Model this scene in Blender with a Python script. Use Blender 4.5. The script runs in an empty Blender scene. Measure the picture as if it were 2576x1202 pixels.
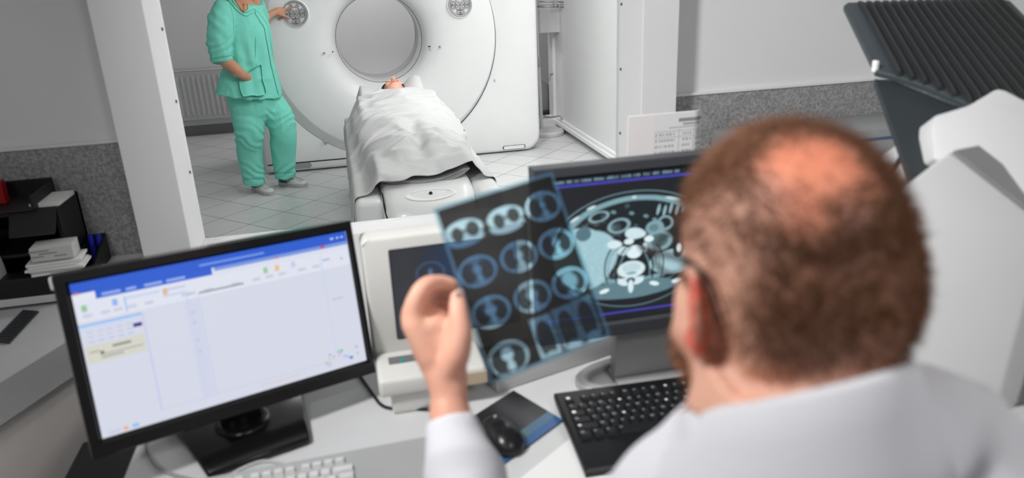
import bpy, bmesh, math, random
import numpy as np
from mathutils import Vector, Matrix, Euler

random.seed(7); np.random.seed(7)
SC = bpy.context.scene
COL = SC.collection

# ------------------------------------------------------------------ camera
F_PX, W_PX, H_PX, EYE = 1880.0, 2576, 1202, 1.57
P_, R_, Y_ = math.radians(20.084), math.radians(-2.4117), math.radians(12.2517)
_Rz = np.array([[math.cos(Y_), -math.sin(Y_), 0], [math.sin(Y_), math.cos(Y_), 0], [0, 0, 1]])
_B = np.array([[1, 0, 0], [0, 0, -1], [0, 1, 0.]])
_Rx = np.array([[1, 0, 0], [0, math.cos(P_), -math.sin(P_)], [0, math.sin(P_), math.cos(P_)]])
_Rr = np.array([[math.cos(R_), -math.sin(R_), 0], [math.sin(R_), math.cos(R_), 0], [0, 0, 1]])
MC = _Rr @ _Rx @ _B @ _Rz
cam = bpy.data.cameras.new('camera'); camo = bpy.data.objects.new('camera', cam); COL.objects.link(camo)
rot = Matrix([[MC[0][i], -MC[1][i], -MC[2][i]] for i in range(3)])
camo.matrix_world = Matrix.Translation((0, 0, EYE)) @ rot.to_4x4()
cam.sensor_width = 36.0; cam.sensor_fit = 'HORIZONTAL'; cam.lens = 36.0 * F_PX / W_PX
cam.clip_start = 0.02; cam.clip_end = 60
cam.dof.use_dof = True; cam.dof.focus_distance = 5.2; cam.dof.aperture_fstop = 3.2
SC.camera = camo

def ray(px, py): return MC.T @ np.array([(px - W_PX/2)/F_PX, (py - H_PX/2)/F_PX, 1.0])
def onz(px, py, z): d = ray(px, py); return d*((z-EYE)/d[2]) + np.array([0, 0, EYE])
def ony(px, py, Y): d = ray(px, py); return d*(Y/d[1]) + np.array([0, 0, EYE])
def onx(px, py, X): d = ray(px, py); return d*(X/d[0]) + np.array([0, 0, EYE])
def at(px, py, dep): return ray(px, py)*dep + np.array([0, 0, EYE])
def proj(Pn):
    v = (np.asarray(Pn, float) - np.array([0, 0, EYE])) @ MC.T
    return np.stack([W_PX/2 + F_PX*v[..., 0]/v[..., 2], H_PX/2 + F_PX*v[..., 1]/v[..., 2]], -1)

# ------------------------------------------------------------------ world, lights, exposure
w = bpy.data.worlds.new('world'); SC.world = w; w.use_nodes = True
w.node_tree.nodes['Background'].inputs[0].default_value = (0.9, 0.92, 1, 1)
w.node_tree.nodes['Background'].inputs[1].default_value = 0.05
def area(name, loc, target, sx, sy, power, col=(1, 1, 1), spread=180):
    l = bpy.data.lights.new(name, 'AREA'); l.shape = 'RECTANGLE'; l.size = sx; l.size_y = sy; l.spread = math.radians(spread)
    l.energy = power; l.color = col
    o = bpy.data.objects.new(name, l); COL.objects.link(o); o.location = loc
    d = Vector(target) - Vector(loc); o.rotation_euler = d.to_track_quat('-Z', 'Y').to_euler()
    return o
area('control_room_lamp', (-0.92, 0.70, 2.55), (1.50, 1.80, 0.97), 0.3, 0.3, 20, spread=98)
area('control_room_fill_rear', (0.9, -0.7, 2.62), (0.9, 0.4, 0.8), 0.6, 0.6, 17)  # added soft fill from behind the camera
area('control_room_fill_left', (-1.0, -1.0, 2.62), (-0.85, 1.8, 0.5), 0.3, 0.3, 2.0, spread=60)  # added fill for the dim left side of the control room
area('window_jamb_fill', (1.7, 3.3, 2.55), (-0.5, 2.5, 1.2), 0.3, 0.3, 1.5, spread=50)  # added light that brightens the left window jamb
area('scanner_front_fill', (1.15, 2.95, 2.5), (0.75, 6.3, 0.8), 1.6, 0.5, 12)  # added frontal light, tilted at the scanner front
area('scanner_room_fill_mid', (0.3, 3.5, 2.62), (2.0, 6.2, 0.4), 0.5, 0.5, 23, spread=110)  # added light for the scanner room's right wall and floor
area('scanner_room_lamp_side', (1.7, 4.6, 2.66), (1.7, 4.6, 0.0), 0.5, 3.0, 33)
area('scanner_room_lamp_rear', (0.2, 7.9, 2.66), (0.2, 7.9, 0.0), 0.8, 0.5, 20)
SC.view_settings.view_transform = 'Standard'; SC.view_settings.look = 'None'
SC.view_settings.gamma = 1.0; SC.view_settings.exposure = 0.0; SC.view_settings.use_curve_mapping = False
SC.cycles.max_bounces = 10; SC.cycles.transparent_max_bounces = 16

# ------------------------------------------------------------------ helpers: materials
def lin(c):
    c = np.asarray(c, float)/255.0
    return np.where(c <= 0.04045, c/12.92, ((c+0.055)/1.055)**2.4)
MATS = {}
def mat(name, rgb, rough=0.5, metal=0.0, var=0.03, scale=12.0, bump=0.0, bscale=80.0, spec=0.4, coat=0.0, emit=0.0):
    """procedural surface: srgb base colour with slight noise variation and optional bump"""
    if name in MATS: return MATS[name]
    m = bpy.data.materials.new(name); m.use_nodes = True; nt = m.node_tree; N = nt.nodes; L = nt.links
    b = N['Principled BSDF']
    b.inputs['Roughness'].default_value = rough; b.inputs['Metallic'].default_value = metal
    b.inputs['Specular IOR Level'].default_value = spec; b.inputs['Coat Weight'].default_value = coat
    c = lin(rgb)
    tc = N.new('ShaderNodeTexCoord'); no = N.new('ShaderNodeTexNoise'); no.inputs['Scale'].default_value = scale
    no.inputs['Detail'].default_value = 4
    L.new(tc.outputs['Object'], no.inputs['Vector'])
    rp = N.new('ShaderNodeValToRGB')
    rp.color_ramp.elements[0].position = 0.3; rp.color_ramp.elements[1].position = 0.7
    rp.color_ramp.elements[0].color = (*np.clip(c*(1-var), 0, 1), 1); rp.color_ramp.elements[1].color = (*np.clip(c*(1+var), 0, 1), 1)
    L.new(no.outputs['Fac'], rp.inputs['Fac']); L.new(rp.outputs['Color'], b.inputs['Base Color'])
    if bump > 0:
        n2 = N.new('ShaderNodeTexNoise'); n2.inputs['Scale'].default_value = bscale; n2.inputs['Detail'].default_value = 3
        L.new(tc.outputs['Object'], n2.inputs['Vector'])
        bp = N.new('ShaderNodeBump'); bp.inputs['Strength'].default_value = bump; bp.inputs['Distance'].default_value = 0.002
        L.new(n2.outputs['Fac'], bp.inputs['Height']); L.new(bp.outputs['Normal'], b.inputs['Normal'])
    if emit > 0:
        b.inputs['Emission Color'].default_value = (*c, 1); b.inputs['Emission Strength'].default_value = emit
    MATS[name] = m; return m
def mat_attr(name, rough=0.5, spec=0.4, bump=0.0, bscale=200, emit=0.0, sss=0.0):
    """surface whose own colour pattern is the mesh attribute 'pattern'"""
    if name in MATS: return MATS[name]
    m = bpy.data.materials.new(name); m.use_nodes = True; nt = m.node_tree; N = nt.nodes; L = nt.links
    b = N['Principled BSDF']; a = N.new('ShaderNodeAttribute'); a.attribute_name = 'pattern'
    b.inputs['Roughness'].default_value = rough; b.inputs['Specular IOR Level'].default_value = spec
    if emit > 0:
        b.inputs['Base Color'].default_value = (0.01, 0.01, 0.01, 1)
        L.new(a.outputs['Color'], b.inputs['Emission Color']); b.inputs['Emission Strength'].default_value = emit
    else:
        L.new(a.outputs['Color'], b.inputs['Base Color'])
    if sss > 0:
        b.inputs['Subsurface Weight'].default_value = sss; b.inputs['Subsurface Radius'].default_value = (1, .35, .2); b.inputs['Subsurface Scale'].default_value = 0.006
    if bump > 0:
        tc = N.new('ShaderNodeTexCoord'); n2 = N.new('ShaderNodeTexNoise'); n2.inputs['Scale'].default_value = bscale
        L.new(tc.outputs['Object'], n2.inputs['Vector'])
        bp = N.new('ShaderNodeBump'); bp.inputs['Strength'].default_value = bump; bp.inputs['Distance'].default_value = 0.002
        L.new(n2.outputs['Fac'], bp.inputs['Height']); L.new(bp.outputs['Normal'], b.inputs['Normal'])
    MATS[name] = m; return m

# ------------------------------------------------------------------ helpers: objects
def T(o, label, cat, group=None):
    o['label'] = label; o['category'] = cat
    if group: o['group'] = group
    return o
def thing(name, label, cat, loc, group=None):
    o = bpy.data.objects.new(name, None); COL.objects.link(o); o.location = Vector(tuple(loc)); o.empty_display_size = 0.05
    return T(o, label, cat, group)
def wloc(o):
    p = Vector((0, 0, 0))
    while o is not None: p += o.location; o = o.parent
    return p
def link(name, me, m, parent=None, smooth=False):
    """meshes are given in world coordinates; the object's origin goes to its parent's"""
    o = bpy.data.objects.new(name, me); COL.objects.link(o)
    if m is not None: me.materials.append(m)
    if smooth and len(me.polygons): me.polygons.foreach_set('use_smooth', [True]*len(me.polygons))
    if parent is not None:
        me.transform(Matrix.Translation(-wloc(parent))); o.parent = parent
    return o
def ob(name, bm, m, parent=None, smooth=False, auto=None):
    bmesh.ops.recalc_face_normals(bm, faces=bm.faces[:])
    me = bpy.data.meshes.new(name); bm.to_mesh(me); bm.free()
    if auto is not None:
        me.polygons.foreach_set('use_smooth', [True]*len(me.polygons))
        me.set_sharp_from_angle(angle=math.radians(auto))
    return link(name, me, m, parent, smooth)
def struct(name, bm, m, parent=None, auto=None):
    o = ob(name, bm, m, parent, auto=auto)
    if parent is None: o['kind'] = 'structure'
    return o
def BM(): return bmesh.new()
def rotm(rz=0, rx=0, ry=0): return Euler((rx, ry, rz), 'XYZ').to_matrix()
def box(bm, c, s, R=None, bev=0.0, seg=2):
    """centre c, full size s"""
    t = bmesh.new(); bmesh.ops.create_cube(t, size=1.0)
    for v in t.verts: v.co = Vector((v.co.x*s[0], v.co.y*s[1], v.co.z*s[2]))
    if bev > 0: bmesh.ops.bevel(t, geom=t.edges[:], offset=bev, segments=seg, profile=0.5, affect='EDGES')
    M = (R.to_4x4() if R is not None else Matrix.Identity(4)); M = Matrix.Translation(Vector(tuple(c))) @ M
    bmesh.ops.transform(t, matrix=M, verts=t.verts[:]); _merge(bm, t); return bm
def box2(bm, a, b, bev=0.0, seg=2):
    return box(bm, [(a[i]+b[i])/2 for i in range(3)], [abs(b[i]-a[i]) for i in range(3)], None, bev, seg)
def _merge(bm, t):
    me = bpy.data.meshes.new('tmp'); t.to_mesh(me); t.free(); bm.from_mesh(me); bpy.data.meshes.remove(me)
def _ringverts(bm, ring): return [bm.verts.new(tuple(p)) for p in ring]
def loft(bm, rings, cap0=True, cap1=True, closed=True):
    vs = [_ringverts(bm, r) for r in rings]; n = len(vs[0])
    for a, b in zip(vs[:-1], vs[1:]):
        for i in range(n if closed else n-1):
            j = (i+1) % n
            bm.faces.new((a[i], a[j], b[j], b[i]))
    if cap0: bm.faces.new(vs[0][::-1])
    if cap1: bm.faces.new(vs[-1])
    return vs
def tube(bm, pts, rad, seg=14, side=None, round_caps=True, sub=1):
    """rad: list of r or (a,b); a along 'side'"""
    P = np.array([np.asarray(p, float) for p in pts]); rr = [r if isinstance(r, (tuple, list)) else (r, r) for r in rad]
    rr = np.array(rr, float)
    if sub > 1:
        P, rr = smooth_path(P, rr, sub)
    n = len(P); Tn = np.gradient(P, axis=0) if n > 2 else np.repeat((P[1]-P[0])[None], 2, 0)
    Tn /= np.linalg.norm(Tn, axis=1)[:, None]
    s = np.asarray(side if side is not None else ((1, 0, 0) if abs(Tn[0][0]) < 0.8 else (0, 1, 0)), float)
    rings = []
    ang = np.linspace(0, 2*np.pi, seg, endpoint=False)
    def ring(p, t, a, b):
        nonlocal s
        s = s - t*np.dot(s, t); s /= np.linalg.norm(s); u = np.cross(t, s)
        return [p + s*a*math.cos(q) + u*b*math.sin(q) for q in ang]
    if round_caps:
        for k in (75, 45, 20):
            c, sn = math.cos(math.radians(k)), math.sin(math.radians(k))
            rings.append(ring(P[0]-Tn[0]*min(rr[0])*sn, Tn[0], rr[0][0]*c, rr[0][1]*c))
    for i in range(n): rings.append(ring(P[i], Tn[i], rr[i][0], rr[i][1]))
    if round_caps:
        for k in (20, 45, 75):
            c, sn = math.cos(math.radians(k)), math.sin(math.radians(k))
            rings.append(ring(P[-1]+Tn[-1]*min(rr[-1])*sn, Tn[-1], rr[-1][0]*c, rr[-1][1]*c))
    loft(bm, rings); return bm
def smooth_path(P, rr, sub):
    n = len(P); out = []; ro = []
    for i in range(n-1):
        p0, p1, p2, p3 = P[max(i-1, 0)], P[i], P[i+1], P[min(i+2, n-1)]
        for k in range(sub):
            t = k/sub
            out.append(0.5*((2*p1)+(-p0+p2)*t+(2*p0-5*p1+4*p2-p3)*t*t+(-p0+3*p1-3*p2+p3)*t**3)); ro.append(rr[i]*(1-t)+rr[i+1]*t)
    out.append(P[-1]); ro.append(rr[-1]); return np.array(out), np.array(ro)
def ellipsoid(bm, c, r, R=None, u=24, v=16):
    t = bmesh.new(); bmesh.ops.create_uvsphere(t, u_segments=u, v_segments=v, radius=1.0)
    M = Matrix.Translation(Vector(tuple(c))) @ (R.to_4x4() if R is not None else Matrix.Identity(4)) @ Matrix.Diagonal((*r, 1))
    bmesh.ops.transform(t, matrix=M, verts=t.verts[:]); _merge(bm, t); return bm
def cyl(bm, a, b, r, r2=None, seg=24):
    a, b = np.asarray(a, float), np.asarray(b, float); t = (b-a)/np.linalg.norm(b-a)
    s = np.array([1, 0, 0.]) if abs(t[0]) < .8 else np.array([0, 1., 0]); s = s-t*s.dot(t); s /= np.linalg.norm(s); u = np.cross(t, s)
    ang = np.linspace(0, 2*np.pi, seg, endpoint=False); r2 = r if r2 is None else r2
    loft(bm, [[a+s*r*math.cos(q)+u*r*math.sin(q) for q in ang], [b+s*r2*math.cos(q)+u*r2*math.sin(q) for q in ang]]); return bm
def prism(bm, poly, z0=None, z1=None, off=None, bev=0.0):
    """polygon (list of 3D points) extruded by vector off"""
    t = bmesh.new(); vs = [t.verts.new(tuple(p)) for p in poly]; f = t.faces.new(vs)
    r = bmesh.ops.extrude_face_region(t, geom=[f]); nv = [g for g in r['geom'] if isinstance(g, bmesh.types.BMVert)]
    bmesh.ops.translate(t, vec=Vector(tuple(off)), verts=nv)
    bmesh.ops.recalc_face_normals(t, faces=t.faces[:])
    if bev > 0: bmesh.ops.bevel(t, geom=t.edges[:], offset=bev, segments=2, profile=0.5, affect='EDGES')
    _merge(bm, t); return bm
def lathe(bm, c, prof, seg=48, axis='z', cap=True):
    c = np.asarray(c, float); rings = []
    for r, h in prof:
        rg = []
        for q in np.linspace(0, 2*np.pi, seg, endpoint=False):
            if axis == 'z': rg.append(c+np.array([r*math.cos(q), r*math.sin(q), h]))
            else: rg.append(c+np.array([r*math.cos(q), h, r*math.sin(q)]))
        rings.append(rg)
    loft(bm, rings, cap, cap); return bm
def rrect(w, h, r, n=6):
    pts = []
    for cx, cy, a0 in ((w/2-r, h/2-r, 0), (-w/2+r, h/2-r, 90), (-w/2+r, -h/2+r, 180), (w/2-r, -h/2+r, 270)):
        for k in range(n+1):
            a = math.radians(a0+90*k/n); pts.append((cx+r*math.cos(a), cy+r*math.sin(a)))
    return pts
def frame_pts(o, ex, ey, pts): return [np.asarray(o)+np.asarray(ex)*p[0]+np.asarray(ey)*p[1] for p in pts]
def arr_mesh(name, V, Fq):
    me = bpy.data.meshes.new(name); V = np.asarray(V, np.float32); Fq = np.asarray(Fq, np.int32); k = Fq.shape[1]
    me.vertices.add(len(V)); me.vertices.foreach_set('co', V.ravel())
    me.loops.add(Fq.size); me.loops.foreach_set('vertex_index', Fq.ravel())
    me.polygons.add(len(Fq)); me.polygons.foreach_set('loop_start', np.arange(0, Fq.size, k, dtype=np.int32))
    me.update(calc_edges=True); me.validate(); return me
def grid_faces(nx, ny):
    i = np.arange(ny-1)[:, None]*nx+np.arange(nx-1)[None]; return np.stack([i, i+1, i+nx+1, i+nx], -1).reshape(-1, 4)
def set_pattern(me, rgb):
    a = me.color_attributes.new('pattern', 'FLOAT_COLOR', 'POINT')
    a.data.foreach_set('color', np.concatenate([rgb, np.ones((len(rgb), 1))], 1).astype(np.float32).ravel())
def picture(name, tl, ex, ey, nx, ny, fn, m, parent):
    """flat sheet from corner tl along ex (right) and ey (down), coloured by fn(u,v)->linear rgb"""
    u, v = np.meshgrid(np.linspace(0, 1, nx), np.linspace(0, 1, ny))
    V = np.asarray(tl)+u.reshape(-1, 1)*np.asarray(ex)+v.reshape(-1, 1)*np.asarray(ey)
    me = arr_mesh(name, V, grid_faces(nx, ny)[:, ::-1]); set_pattern(me, fn(u.ravel(), v.ravel()))
    return link(name, me, m, parent)
def noise3(Pn, scale, seed=0):
    """smooth value noise, about -1..1"""
    q = np.asarray(Pn, float)*scale+seed*17.13+1000.0; i = np.floor(q).astype(np.int64); f = q-i; f = f*f*(3-2*f); out = 0
    for dx in (0, 1):
        for dy in (0, 1):
            for dz in (0, 1):
                h = ((i[:, 0]+dx)*73856093) ^ ((i[:, 1]+dy)*19349663) ^ ((i[:, 2]+dz)*83492791)
                h = ((h*1103515245+12345) >> 8) & 0xffff
                out = out+(h/32767.5-1.0)*np.where(dx, f[:, 0], 1-f[:, 0])*np.where(dy, f[:, 1], 1-f[:, 1])*np.where(dz, f[:, 2], 1-f[:, 2])
    return out
def fuse(name, bm, voxel, smooth=6):
    """closed overlapping pieces become one continuous skin"""
    bmesh.ops.recalc_face_normals(bm, faces=bm.faces[:])
    me = bpy.data.meshes.new(name); bm.to_mesh(me); bm.free()
    o = bpy.data.objects.new(name+'_tmp', me); COL.objects.link(o)
    r = o.modifiers.new('r', 'REMESH'); r.mode = 'VOXEL'; r.voxel_size = voxel
    if smooth: s = o.modifiers.new('s', 'SMOOTH'); s.factor = 0.5; s.iterations = smooth
    bpy.context.view_layer.update()
    dg = bpy.context.evaluated_depsgraph_get(); out = bpy.data.meshes.new_from_object(o.evaluated_get(dg))
    bpy.data.objects.remove(o); bpy.data.meshes.remove(me); out.name = name; return out
def co(me):
    a = np.zeros(len(me.vertices)*3, np.float32); me.vertices.foreach_get('co', a); return a.reshape(-1, 3).astype(float)
def nrm(me):
    a = np.zeros(len(me.vertices)*3, np.float32); me.vertex_normals.foreach_get('vector', a); return a.reshape(-1, 3).astype(float)
def setco(me, V): me.vertices.foreach_set('co', np.asarray(V, np.float32).ravel()); me.update()
def inpoly(pts, poly):
    x, y = pts[:, 0], pts[:, 1]; r = np.zeros(len(pts), bool); n = len(poly)
    for i in range(n):
        (x1, y1), (x2, y2) = poly[i], poly[(i+1) % n]
        c = ((y1 > y) != (y2 > y)) & (x < (x2-x1)*(y-y1)/((y2-y1)+1e-12)+x1); r ^= c
    return r
def patch(name, me, mask_fn, off, m, parent):
    """raised patch of cloth following the surface of mesh 'me' (world coords)"""
    V = co(me); Nn = nrm(me); sel = mask_fn(V, Nn)
    t = bmesh.new(); t.from_mesh(me); t.verts.ensure_lookup_table()
    dele = [f for f in t.faces if not all(sel[v.index] for v in f.verts)]
    bmesh.ops.delete(t, geom=dele, context='FACES')
    bmesh.ops.delete(t, geom=[v for v in t.verts if not v.link_faces], context='VERTS')
    for _ in range(7):
        nc = {}
        for v in t.verts:
            bn = [e.other_vert(v).co for e in v.link_edges if e.is_boundary]
            if len(bn) == 2: nc[v] = v.co*.4+(bn[0]+bn[1])*.3
        for v, c in nc.items(): v.co = c
    for v in t.verts: v.co += v.normal*off
    edges = [e for e in t.edges if e.is_boundary]
    if edges:
        r = bmesh.ops.extrude_edge_only(t, edges=edges); nv = [g for g in r['geom'] if isinstance(g, bmesh.types.BMVert)]
        for v in nv: v.co -= v.normal*off*1.5
    o = ob(name, t, m, parent, smooth=True); return o

# palette
WHITE = mat('white_enamel', (238, 238, 238), 0.35, var=0.01)
PLASTIC = mat('white_plastic', (229, 229, 229), 0.32, var=0.012, coat=0.15)
LAMIN = mat('white_laminate', (206, 206, 206), 0.38, var=0.015)
PAINT = mat('white_wall_paint', (230, 230, 230), 0.7, var=0.015, scale=2.5, bump=0.05, bscale=220)
BLACKP = mat('black_plastic', (24, 24, 25), 0.42, var=0.08)
DARKP = mat('charcoal_plastic', (52, 54, 57), 0.5, var=0.05)
GREYP = mat('grey_plastic', (150, 150, 150), 0.45, var=0.03)
MIDG = mat('mid_grey_plastic', (112, 112, 112), 0.5, var=0.03)
BEIGE = mat('warm_white_plastic', (214, 212, 207), 0.45, var=0.02)
TAN = mat('tan_plastic', (196, 178, 152), 0.5, var=0.02)
METAL = mat('brushed_metal', (150, 150, 150), 0.35, metal=0.8, var=0.05)
SEAM = mat('dark_seam_rubber', (22, 22, 22), 0.7)
RUBBER = mat('grey_vinyl', (160, 160, 160), 0.55, var=0.04, bump=0.1)
SCREW = mat('dull_screw', (110, 110, 110), 0.4, metal=0.6)
PAPER = mat('white_paper', (236, 235, 233), 0.8, var=0.01)
LINEN = mat('white_linen', (200, 200, 200), 0.85, var=0.01, scale=40, bump=0.08, bscale=900)
GREEN = mat('mint_scrub_cotton', (126, 222, 202), 0.8, var=0.03, scale=30, bump=0.08, bscale=900)
COAT = mat('white_coat_cotton', (224, 224, 229), 0.8, var=0.012, scale=30, bump=0.08, bscale=900)
# ------------------------------------------------------------------ setting
def tile_mat():
    m = bpy.data.materials.new('grey_floor_tiles'); m.use_nodes = True; nt = m.node_tree; N = nt.nodes; L = nt.links
    b = N['Principled BSDF']; tc = N.new('ShaderNodeTexCoord'); mp = N.new('ShaderNodeMapping')
    mp.vector_type = 'TEXTURE'; mp.inputs['Location'].default_value = (-0.285, 5.905, 0); mp.inputs['Rotation'].default_value = (0, 0, math.radians(45))
    L.new(tc.outputs['Object'], mp.inputs['Vector'])
    br = N.new('ShaderNodeTexBrick'); br.offset = 0; br.offset_frequency = 1; br.squash = 1
    br.inputs['Scale'].default_value = 1.0; br.inputs['Brick Width'].default_value = 0.298; br.inputs['Row Height'].default_value = 0.298
    br.inputs['Mortar Size'].default_value = 0.0026; br.inputs['Mortar Smooth'].default_value = 0.1
    br.inputs['Color1'].default_value = (*lin((222, 222, 222)), 1); br.inputs['Color2'].default_value = (*lin((216, 216, 216)), 1)
    br.inputs['Mortar'].default_value = (*lin((84, 84, 84)), 1)
    L.new(mp.outputs['Vector'], br.inputs['Vector'])
    no = N.new('ShaderNodeTexNoise'); no.inputs['Scale'].default_value = 14; no.inputs['Detail'].default_value = 6
    L.new(tc.outputs['Object'], no.inputs['Vector'])
    mx = N.new('ShaderNodeMix'); mx.data_type = 'RGBA'; mx.blend_type = 'SOFT_LIGHT'; mx.inputs[0].default_value = 0.25
    L.new(br.outputs['Color'], mx.inputs[6]); L.new(no.outputs['Fac'], mx.inputs[7]); L.new(mx.outputs[2], b.inputs['Base Color'])
    b.inputs['Roughness'].default_value = 0.3
    bp = N.new('ShaderNodeBump'); bp.inputs['Strength'].default_value = 0.3; bp.inputs['Distance'].default_value = 0.002; bp.invert = True
    L.new(br.outputs['Fac'], bp.inputs['Height']); L.new(bp.outputs['Normal'], b.inputs['Normal'])
    return m
def speckle_mat():
    m = bpy.data.materials.new('speckled_grey_panel'); m.use_nodes = True; nt = m.node_tree; N = nt.nodes; L = nt.links
    b = N['Principled BSDF']; tc = N.new('ShaderNodeTexCoord')
    n1 = N.new('ShaderNodeTexNoise'); n1.inputs['Scale'].default_value = 120; n1.inputs['Detail'].default_value = 5; n1.inputs['Roughness'].default_value = 0.75
    L.new(tc.outputs['Object'], n1.inputs['Vector'])
    rp = N.new('ShaderNodeValToRGB'); e = rp.color_ramp.elements
    e[0].position = 0.36; e[0].color = (*lin((120, 120, 120)), 1); e[1].position = 0.66; e[1].color = (*lin((178, 178, 178)), 1)
    L.new(n1.outputs['Fac'], rp.inputs['Fac']); L.new(rp.outputs['Color'], b.inputs['Base Color']); b.inputs['Roughness'].default_value = 0.6
    return m
TILE = tile_mat(); SPECK = speckle_mat()
XL, XR = -2.4, 2.75                 # control room side walls
YW, YP, YG = 2.45, 2.35, 2.57       # window wall face, post face, far side of the window wall
WX0, WX1, WZ0, WZ1 = -0.512, 0.973, 0.735, 2.15
SXL, SXR, SYB = -2.9, 2.12, 8.47    # scanner room
CEIL = 2.7
struct('floor', box2(BM(), (-3.1, -1.7, -0.1), (3.1, 8.7, 0)), TILE)
struct('ceiling', box2(BM(), (-3.1, -1.7, CEIL), (3.1, 8.7, CEIL+0.1)), PAINT)
struct('wall_left', box2(BM(), (XL-0.1, -1.6, 0), (XL, YW, CEIL)), PAINT)
struct('wall_right', box2(BM(), (XR, -1.6, 0), (XR+0.1, YW, CEIL)), PAINT)
struct('wall_back', box2(BM(), (XL-0.1, -1.7, 0), (XR+0.1, -1.6, CEIL)), PAINT)
b = BM()
box2(b, (SXL-0.1, YW, 0), (WX0-0.02, YG, CEIL)); box2(b, (WX1+0.02, YW, 0), (XR+0.1, YG, CEIL))
box2(b, (WX0-0.02, YW, 0), (WX1+0.02, YG, WZ0-0.02)); box2(b, (WX0-0.02, YW, WZ1+0.02), (WX1+0.02, YG, CEIL))
struct('wall_front', b, PAINT)
struct('wall_far', box2(BM(), (SXL-0.1, SYB, 0), (SXR+0.6, SYB+0.1, CEIL)), PAINT)
struct('wall_far_left', box2(BM(), (SXL-0.1, YG, 0), (SXL, SYB, CEIL)), PAINT)
# right wall of the scanner room up to the door reveal near its far end
struct('wall_far_right', box2(BM(), (SXR, YG, 0), (SXR+0.1, 7.42, CEIL)), PAINT)
struct('wall_far_recess', box2(BM(), (SXR+0.5, YG, 0), (SXR+0.6, SYB, CEIL)), PAINT)
# dado panels of the control room
for n, xa, xb in (('trim_1', XL, -0.652), ('trim_2', 1.1, XR)):
    struct(n, box2(BM(), (xa, YW-0.012, 0.0), (xb, YW, 1.115)), SPECK)
    struct(n.replace('1', '3').replace('2', '4'), box2(BM(), (xa, YW-0.017, 1.115), (xb, YW, 1.125), 0.002), PAINT)
# window between the rooms
win = bpy.data.objects.new('window_1', None); COL.objects.link(win); win.location = ((WX0+WX1)/2, YP, WZ0); win['kind'] = 'structure'
for xa, xb in ((-0.652, WX0), (WX1, 1.1)):
    ob('post', box2(BM(), (xa, YP, 0.0), (xb, YG+0.02, WZ1+0.14), 0.003), PAINT, win)
ob('sill', box2(BM(), (WX0, YP, WZ0-0.05), (WX1, YG+0.02, WZ0), 0.003), WHITE, win)
ob('head', box2(BM(), (WX0, YP, WZ1), (WX1, YG+0.02, WZ1+0.14), 0.003), PAINT, win)
def glass_mat():
    m = bpy.data.materials.new('leaded_glass'); m.use_nodes = True; nt = m.node_tree; N = nt.nodes; L = nt.links
    N.remove(N['Principled BSDF']); out = N['Material Output']
    t = N.new('ShaderNodeBsdfTransparent'); t.inputs[0].default_value = (0.96, 0.965, 0.96, 1)
    g = N.new('ShaderNodeBsdfGlossy'); g.inputs['Roughness'].default_value = 0.0; g.inputs['Color'].default_value = (1, 1, 1, 1)
    fr = N.new('ShaderNodeFresnel'); fr.inputs['IOR'].default_value = 1.22; mx = N.new('ShaderNodeMixShader')
    ge = N.new('ShaderNodeNewGeometry'); m1 = N.new('ShaderNodeMath'); m1.operation = 'SUBTRACT'; m1.inputs[0].default_value = 1.0; m2 = N.new('ShaderNodeMath'); m2.operation = 'MULTIPLY'
    L.new(ge.outputs['Backfacing'], m1.inputs[1]); L.new(m1.outputs[0], m2.inputs[0]); L.new(fr.outputs[0], m2.inputs[1])
    L.new(m2.outputs[0], mx.inputs[0]); L.new(t.outputs[0], mx.inputs[1]); L.new(g.outputs[0], mx.inputs[2]); L.new(mx.outputs[0], out.inputs[0])
    return m
GLASS = glass_mat()
ob('pane', box2(BM(), (WX0-0.006, YG-0.012, WZ0-0.006), (WX1+0.006, YG-0.006, WZ1+0.006)), GLASS, win)
for xx, ax in ((WX0, 1), (WX1, -1)):
    for zz in (0.98, 1.21, 1.43, 1.66, 1.9):
        bmm = BM(); cyl(bmm, (xx-0.002*ax, YG-0.03, zz), (xx+0.004*ax, YG-0.03, zz), 0.006, 0.0045, 12); ob('screw', bmm, SCREW, win)
# scanner room skirting
struct('baseboard_far', box2(BM(), (SXL, SYB-0.012, 0), (SXR, SYB, 0.10), 0.003), mat('grey_skirting_tile', (128, 128, 128), 0.4))
bb = BM(); box2(bb, (SXR-0.012, YG, 0), (SXR, 7.4, 0.05))
struct('baseboard_far_right', bb, mat('grey_skirting', (168, 168, 168), 0.5))
bb = BM(); box2(bb, (SXR-0.055, YG+0.3, 0.05), (SXR, 7.36, 0.085), 0.004); box2(bb, (SXR-0.03, YG+0.3, 0.085), (SXR, 7.36, 0.11), 0.004)
struct('trim_5', bb, WHITE)
# white door post at the far end of the right wall, and the low plinth beyond it
struct('trim_6', box2(BM(), (SXR-0.03, 7.36, 0), (SXR+0.05, 7.52, CEIL), 0.004), WHITE)
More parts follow.
